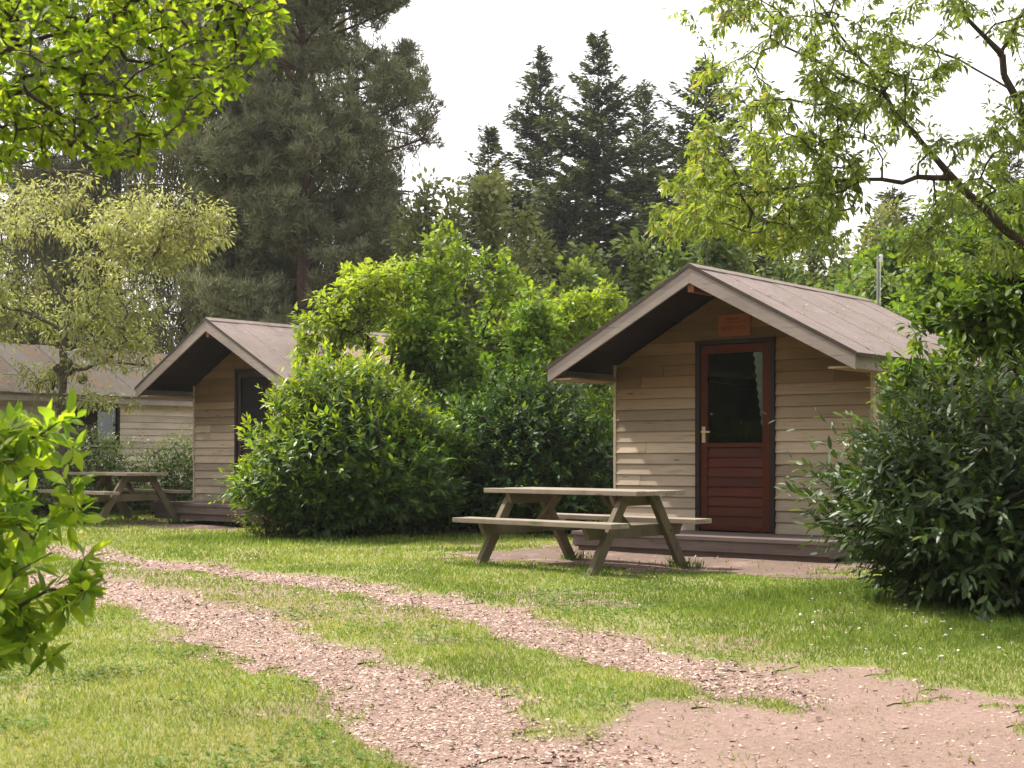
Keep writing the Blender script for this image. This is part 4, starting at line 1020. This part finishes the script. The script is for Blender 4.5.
# weeping larch curtains
def weeping(label,px,d,h,r,seed,mat='larch'):
    rs=np.random.RandomState(seed); x=(px-512)*d/F; b=np.array([x,d,0.]); root=empty('weeping_conifer',tuple(b)); tag(root,label,'tree','tall conifers at the left')
    P=[];D=[];L=[];W=[]; t0=[];t1=[];ra=[];rb=[]
    z=2.2
    while z<h:
        u=z/h; 
        for i in range(6):
            a=rs.rand()*2*PI; l=r*(1-u*.55)*(.55+.55*rs.rand()); c,s=math.cos(a),math.sin(a)
            pts=[np.array([c*l*t,s*l*t,z+.25*l*t-.25*l*t*t]) for t in np.linspace(0,1,6)]
            for p,q in zip(pts[:-1],pts[1:]): t0.append(p);t1.append(q);ra.append(.028);rb.append(.02)
            for k in range(int(l*16)):
                t=.12+.88*rs.rand(); p=np.array([c*l*t,s*l*t,z+.25*l*t*(1-t)])+rs.normal(size=3)*np.array([.12,.12,.03]); hl=(.4+1.1*rs.rand())
                m=int(hl/.075); zz=np.arange(m)*.075
                q=np.stack([p[0]+rs.normal(size=m)*.025+.05*np.sin(zz*3),p[1]+rs.normal(size=m)*.025,p[2]-zz],1)
                P.append(q);D.append(norm(rs.normal(size=(m,3))*.35+np.array([0,0,-1.]))); L.append(.13+.09*rs.rand(m)); W.append(np.full(m,.040)*(1-.4*zz/hl))
        z+=.42
    P=np.concatenate(P);D=np.concatenate(D);n=len(P); P[:,2]=np.maximum(P[:,2],.1)
    V,T,v=leaves(P,D,rdir(n,rs),np.concatenate(L),np.concatenate(W),np.clip(.1+.6*rs.rand(n)+.25*np.sin(P[:,0]*3),0,1))
    link('crown',tri_mesh('crown',V,T,v),M[mat],root)
    nn=24; zz=np.linspace(0,h,nn+1); A=np.stack([np.zeros(nn+1),np.zeros(nn+1),zz],1); rr=.17*(1-zz/h*.85)
    V,T,_=merge([tubes(A[:-1],A[1:],rr[:-1],rr[1:],8),tubes(np.array(t0),np.array(t1),np.array(ra),np.array(rb),4)])
    link('trunk',tri_mesh('trunk',V,T),M['bark_grey'],root)
weeping('weeping conifer with curtains of hanging twigs, just left of the big pine',236,34,14.5,2.1,401)
weeping('weeping conifer with a bare straight trunk, above the plum-door cabin roof',190,33,14.5,1.9,402)
weeping('dark weeping conifer behind the crown of the pale tree',118,37,14,2.6,403)
weeping('grey weeping conifer filling the gap right of the big pine trunk',372,36,9.5,2.2,404)
weeping('grey weeping conifer directly behind the trunk of the big pine',312,38,14.5,2.5,406)
weeping('weeping conifer left of the big pine, half covered by the beech leaves',268,36,14.0,2.2,407)
weeping('drooping conifer at the left edge, behind the far left roof',50,35,8.5,2.4,405)

# forest mass that closes the view, plus an unseen ring of added trees
def woodland():
    rs=np.random.RandomState(71); P=[]
    for i in range(95):
        a=rs.uniform(-1.15,1.15); R=rs.uniform(58,72); x=math.sin(a)*R; y=math.cos(a)*R; h=rs.uniform(6,10.0); n=420
        q=clump_targets((x,y,h*.5),(3.2,2.6,h*.52),n,rs,10,.35,.1); P.append(q)
    k0=sum(len(p) for p in P)
    ring=[(-18+rs.normal()*.8,y) for y in np.arange(-6,15,2.3)]+[(-14.5+rs.normal()*.8,y) for y in np.arange(-6,17,2.6)]+[(x,-8+rs.normal()) for x in np.arange(-13,15,2.8)]+[(12.5+rs.normal(),y) for y in np.arange(-6,11,2.8)]  # out-of-view trees, added to dim the cabin fronts and darken glass reflections
    for (x,y) in ring:
        h=rs.uniform(8,10.5); P.append(clump_targets((x,y,h*.5),(2.4,2.4,h*.52),1000,rs,12,.35,.1))
    P=np.concatenate(P);n=len(P); l=.45*(.6+.8*rs.rand(n)); l[k0:]*=1.15
    V,T,v=leaves(P,rdir(n,rs)+np.array([0,0,-.2]),norm(rdir(n,rs)+np.array([0,-.2,.6])),l,l*.8,rs.rand(n))
    tag(link('woodland',tri_mesh('woodland',V,T,v),M['bg_green']),'dense dark woodland closing the view behind the trees, with an added unseen ring around the clearing','woodland',kind='stuff')
woodland()
# thin summer haze
hb=MB(); hb.box(-420,420,-320,520,-2,20)
hm,nt,out=newmat('haze_air'); pv=N(nt,'ShaderNodeVolumePrincipled',Density=.00045,Anisotropy=.3); pv.inputs['Color'].default_value=(.93,.95,.97,1)
nt.links.new(pv.outputs[0],out.inputs['Volume']); tag(hb.build('haze',hm),'thin pale summer haze over the clearing','haze',kind='stuff')
# ------------------------------------------------------------------ light, sky, camera
EL=math.radians(54); az=np.array([-.88,.47]); az=az/np.linalg.norm(az)
sd=Vector((az[0]*math.cos(EL),az[1]*math.cos(EL),math.sin(EL)))
sl=bpy.data.lights.new('sun','SUN'); sl.energy=4.9; sl.angle=math.radians(2.0); sl.color=(1,.92,.83)
so=bpy.data.objects.new('sun',sl); C.objects.link(so); so.rotation_euler=sd.to_track_quat('Z','Y').to_euler()
w=bpy.data.worlds.new('World'); scn.world=w; w.use_nodes=True; nt=w.node_tree; nt.nodes.clear()
sky=nt.nodes.new('ShaderNodeTexSky'); sky.sky_type='NISHITA'; sky.sun_disc=False; sky.sun_elevation=EL
sky.sun_rotation=math.atan2(az[0],az[1]); sky.dust_density=4; sky.air_density=1.0; sky.ozone_density=1.0
tcw=nt.nodes.new('ShaderNodeTexCoord')
cl=noise(nt,tcw.outputs['Generated'],2.2,5,.6)
veil=ramp(nt,cl,[(.3,(8.6,8.1,8.15)),(.7,(9.7,9.3,9.15))])
col=mixc(nt,.86,sky.outputs[0],veil)          # thin bright cloud veil over the clear sky
bg=nt.nodes.new('ShaderNodeBackground'); bg.inputs[1].default_value=.13
nt.links.new(col,bg.inputs[0]); wo=nt.nodes.new('ShaderNodeOutputWorld'); nt.links.new(bg.outputs[0],wo.inputs[0])

cam=bpy.data.cameras.new('camera'); co=bpy.data.objects.new('camera',cam); C.objects.link(co); scn.camera=co
co.location=(0,0,E); co.rotation_euler=(PI/2,0,0)
cam.sensor_width=36; cam.lens=36*F/1024; cam.shift_y=(HY-384)/1024; cam.clip_end=2000; cam.clip_start=.05
cam.dof.use_dof=True; cam.dof.focus_distance=13.5; cam.dof.aperture_fstop=9
scn.view_settings.view_transform='Standard'; scn.view_settings.look='None'; scn.view_settings.exposure=.80; scn.view_settings.gamma=1
scn.render.engine='CYCLES'
scn.cycles.max_bounces=8; scn.cycles.transparent_max_bounces=8; scn.cycles.diffuse_bounces=4
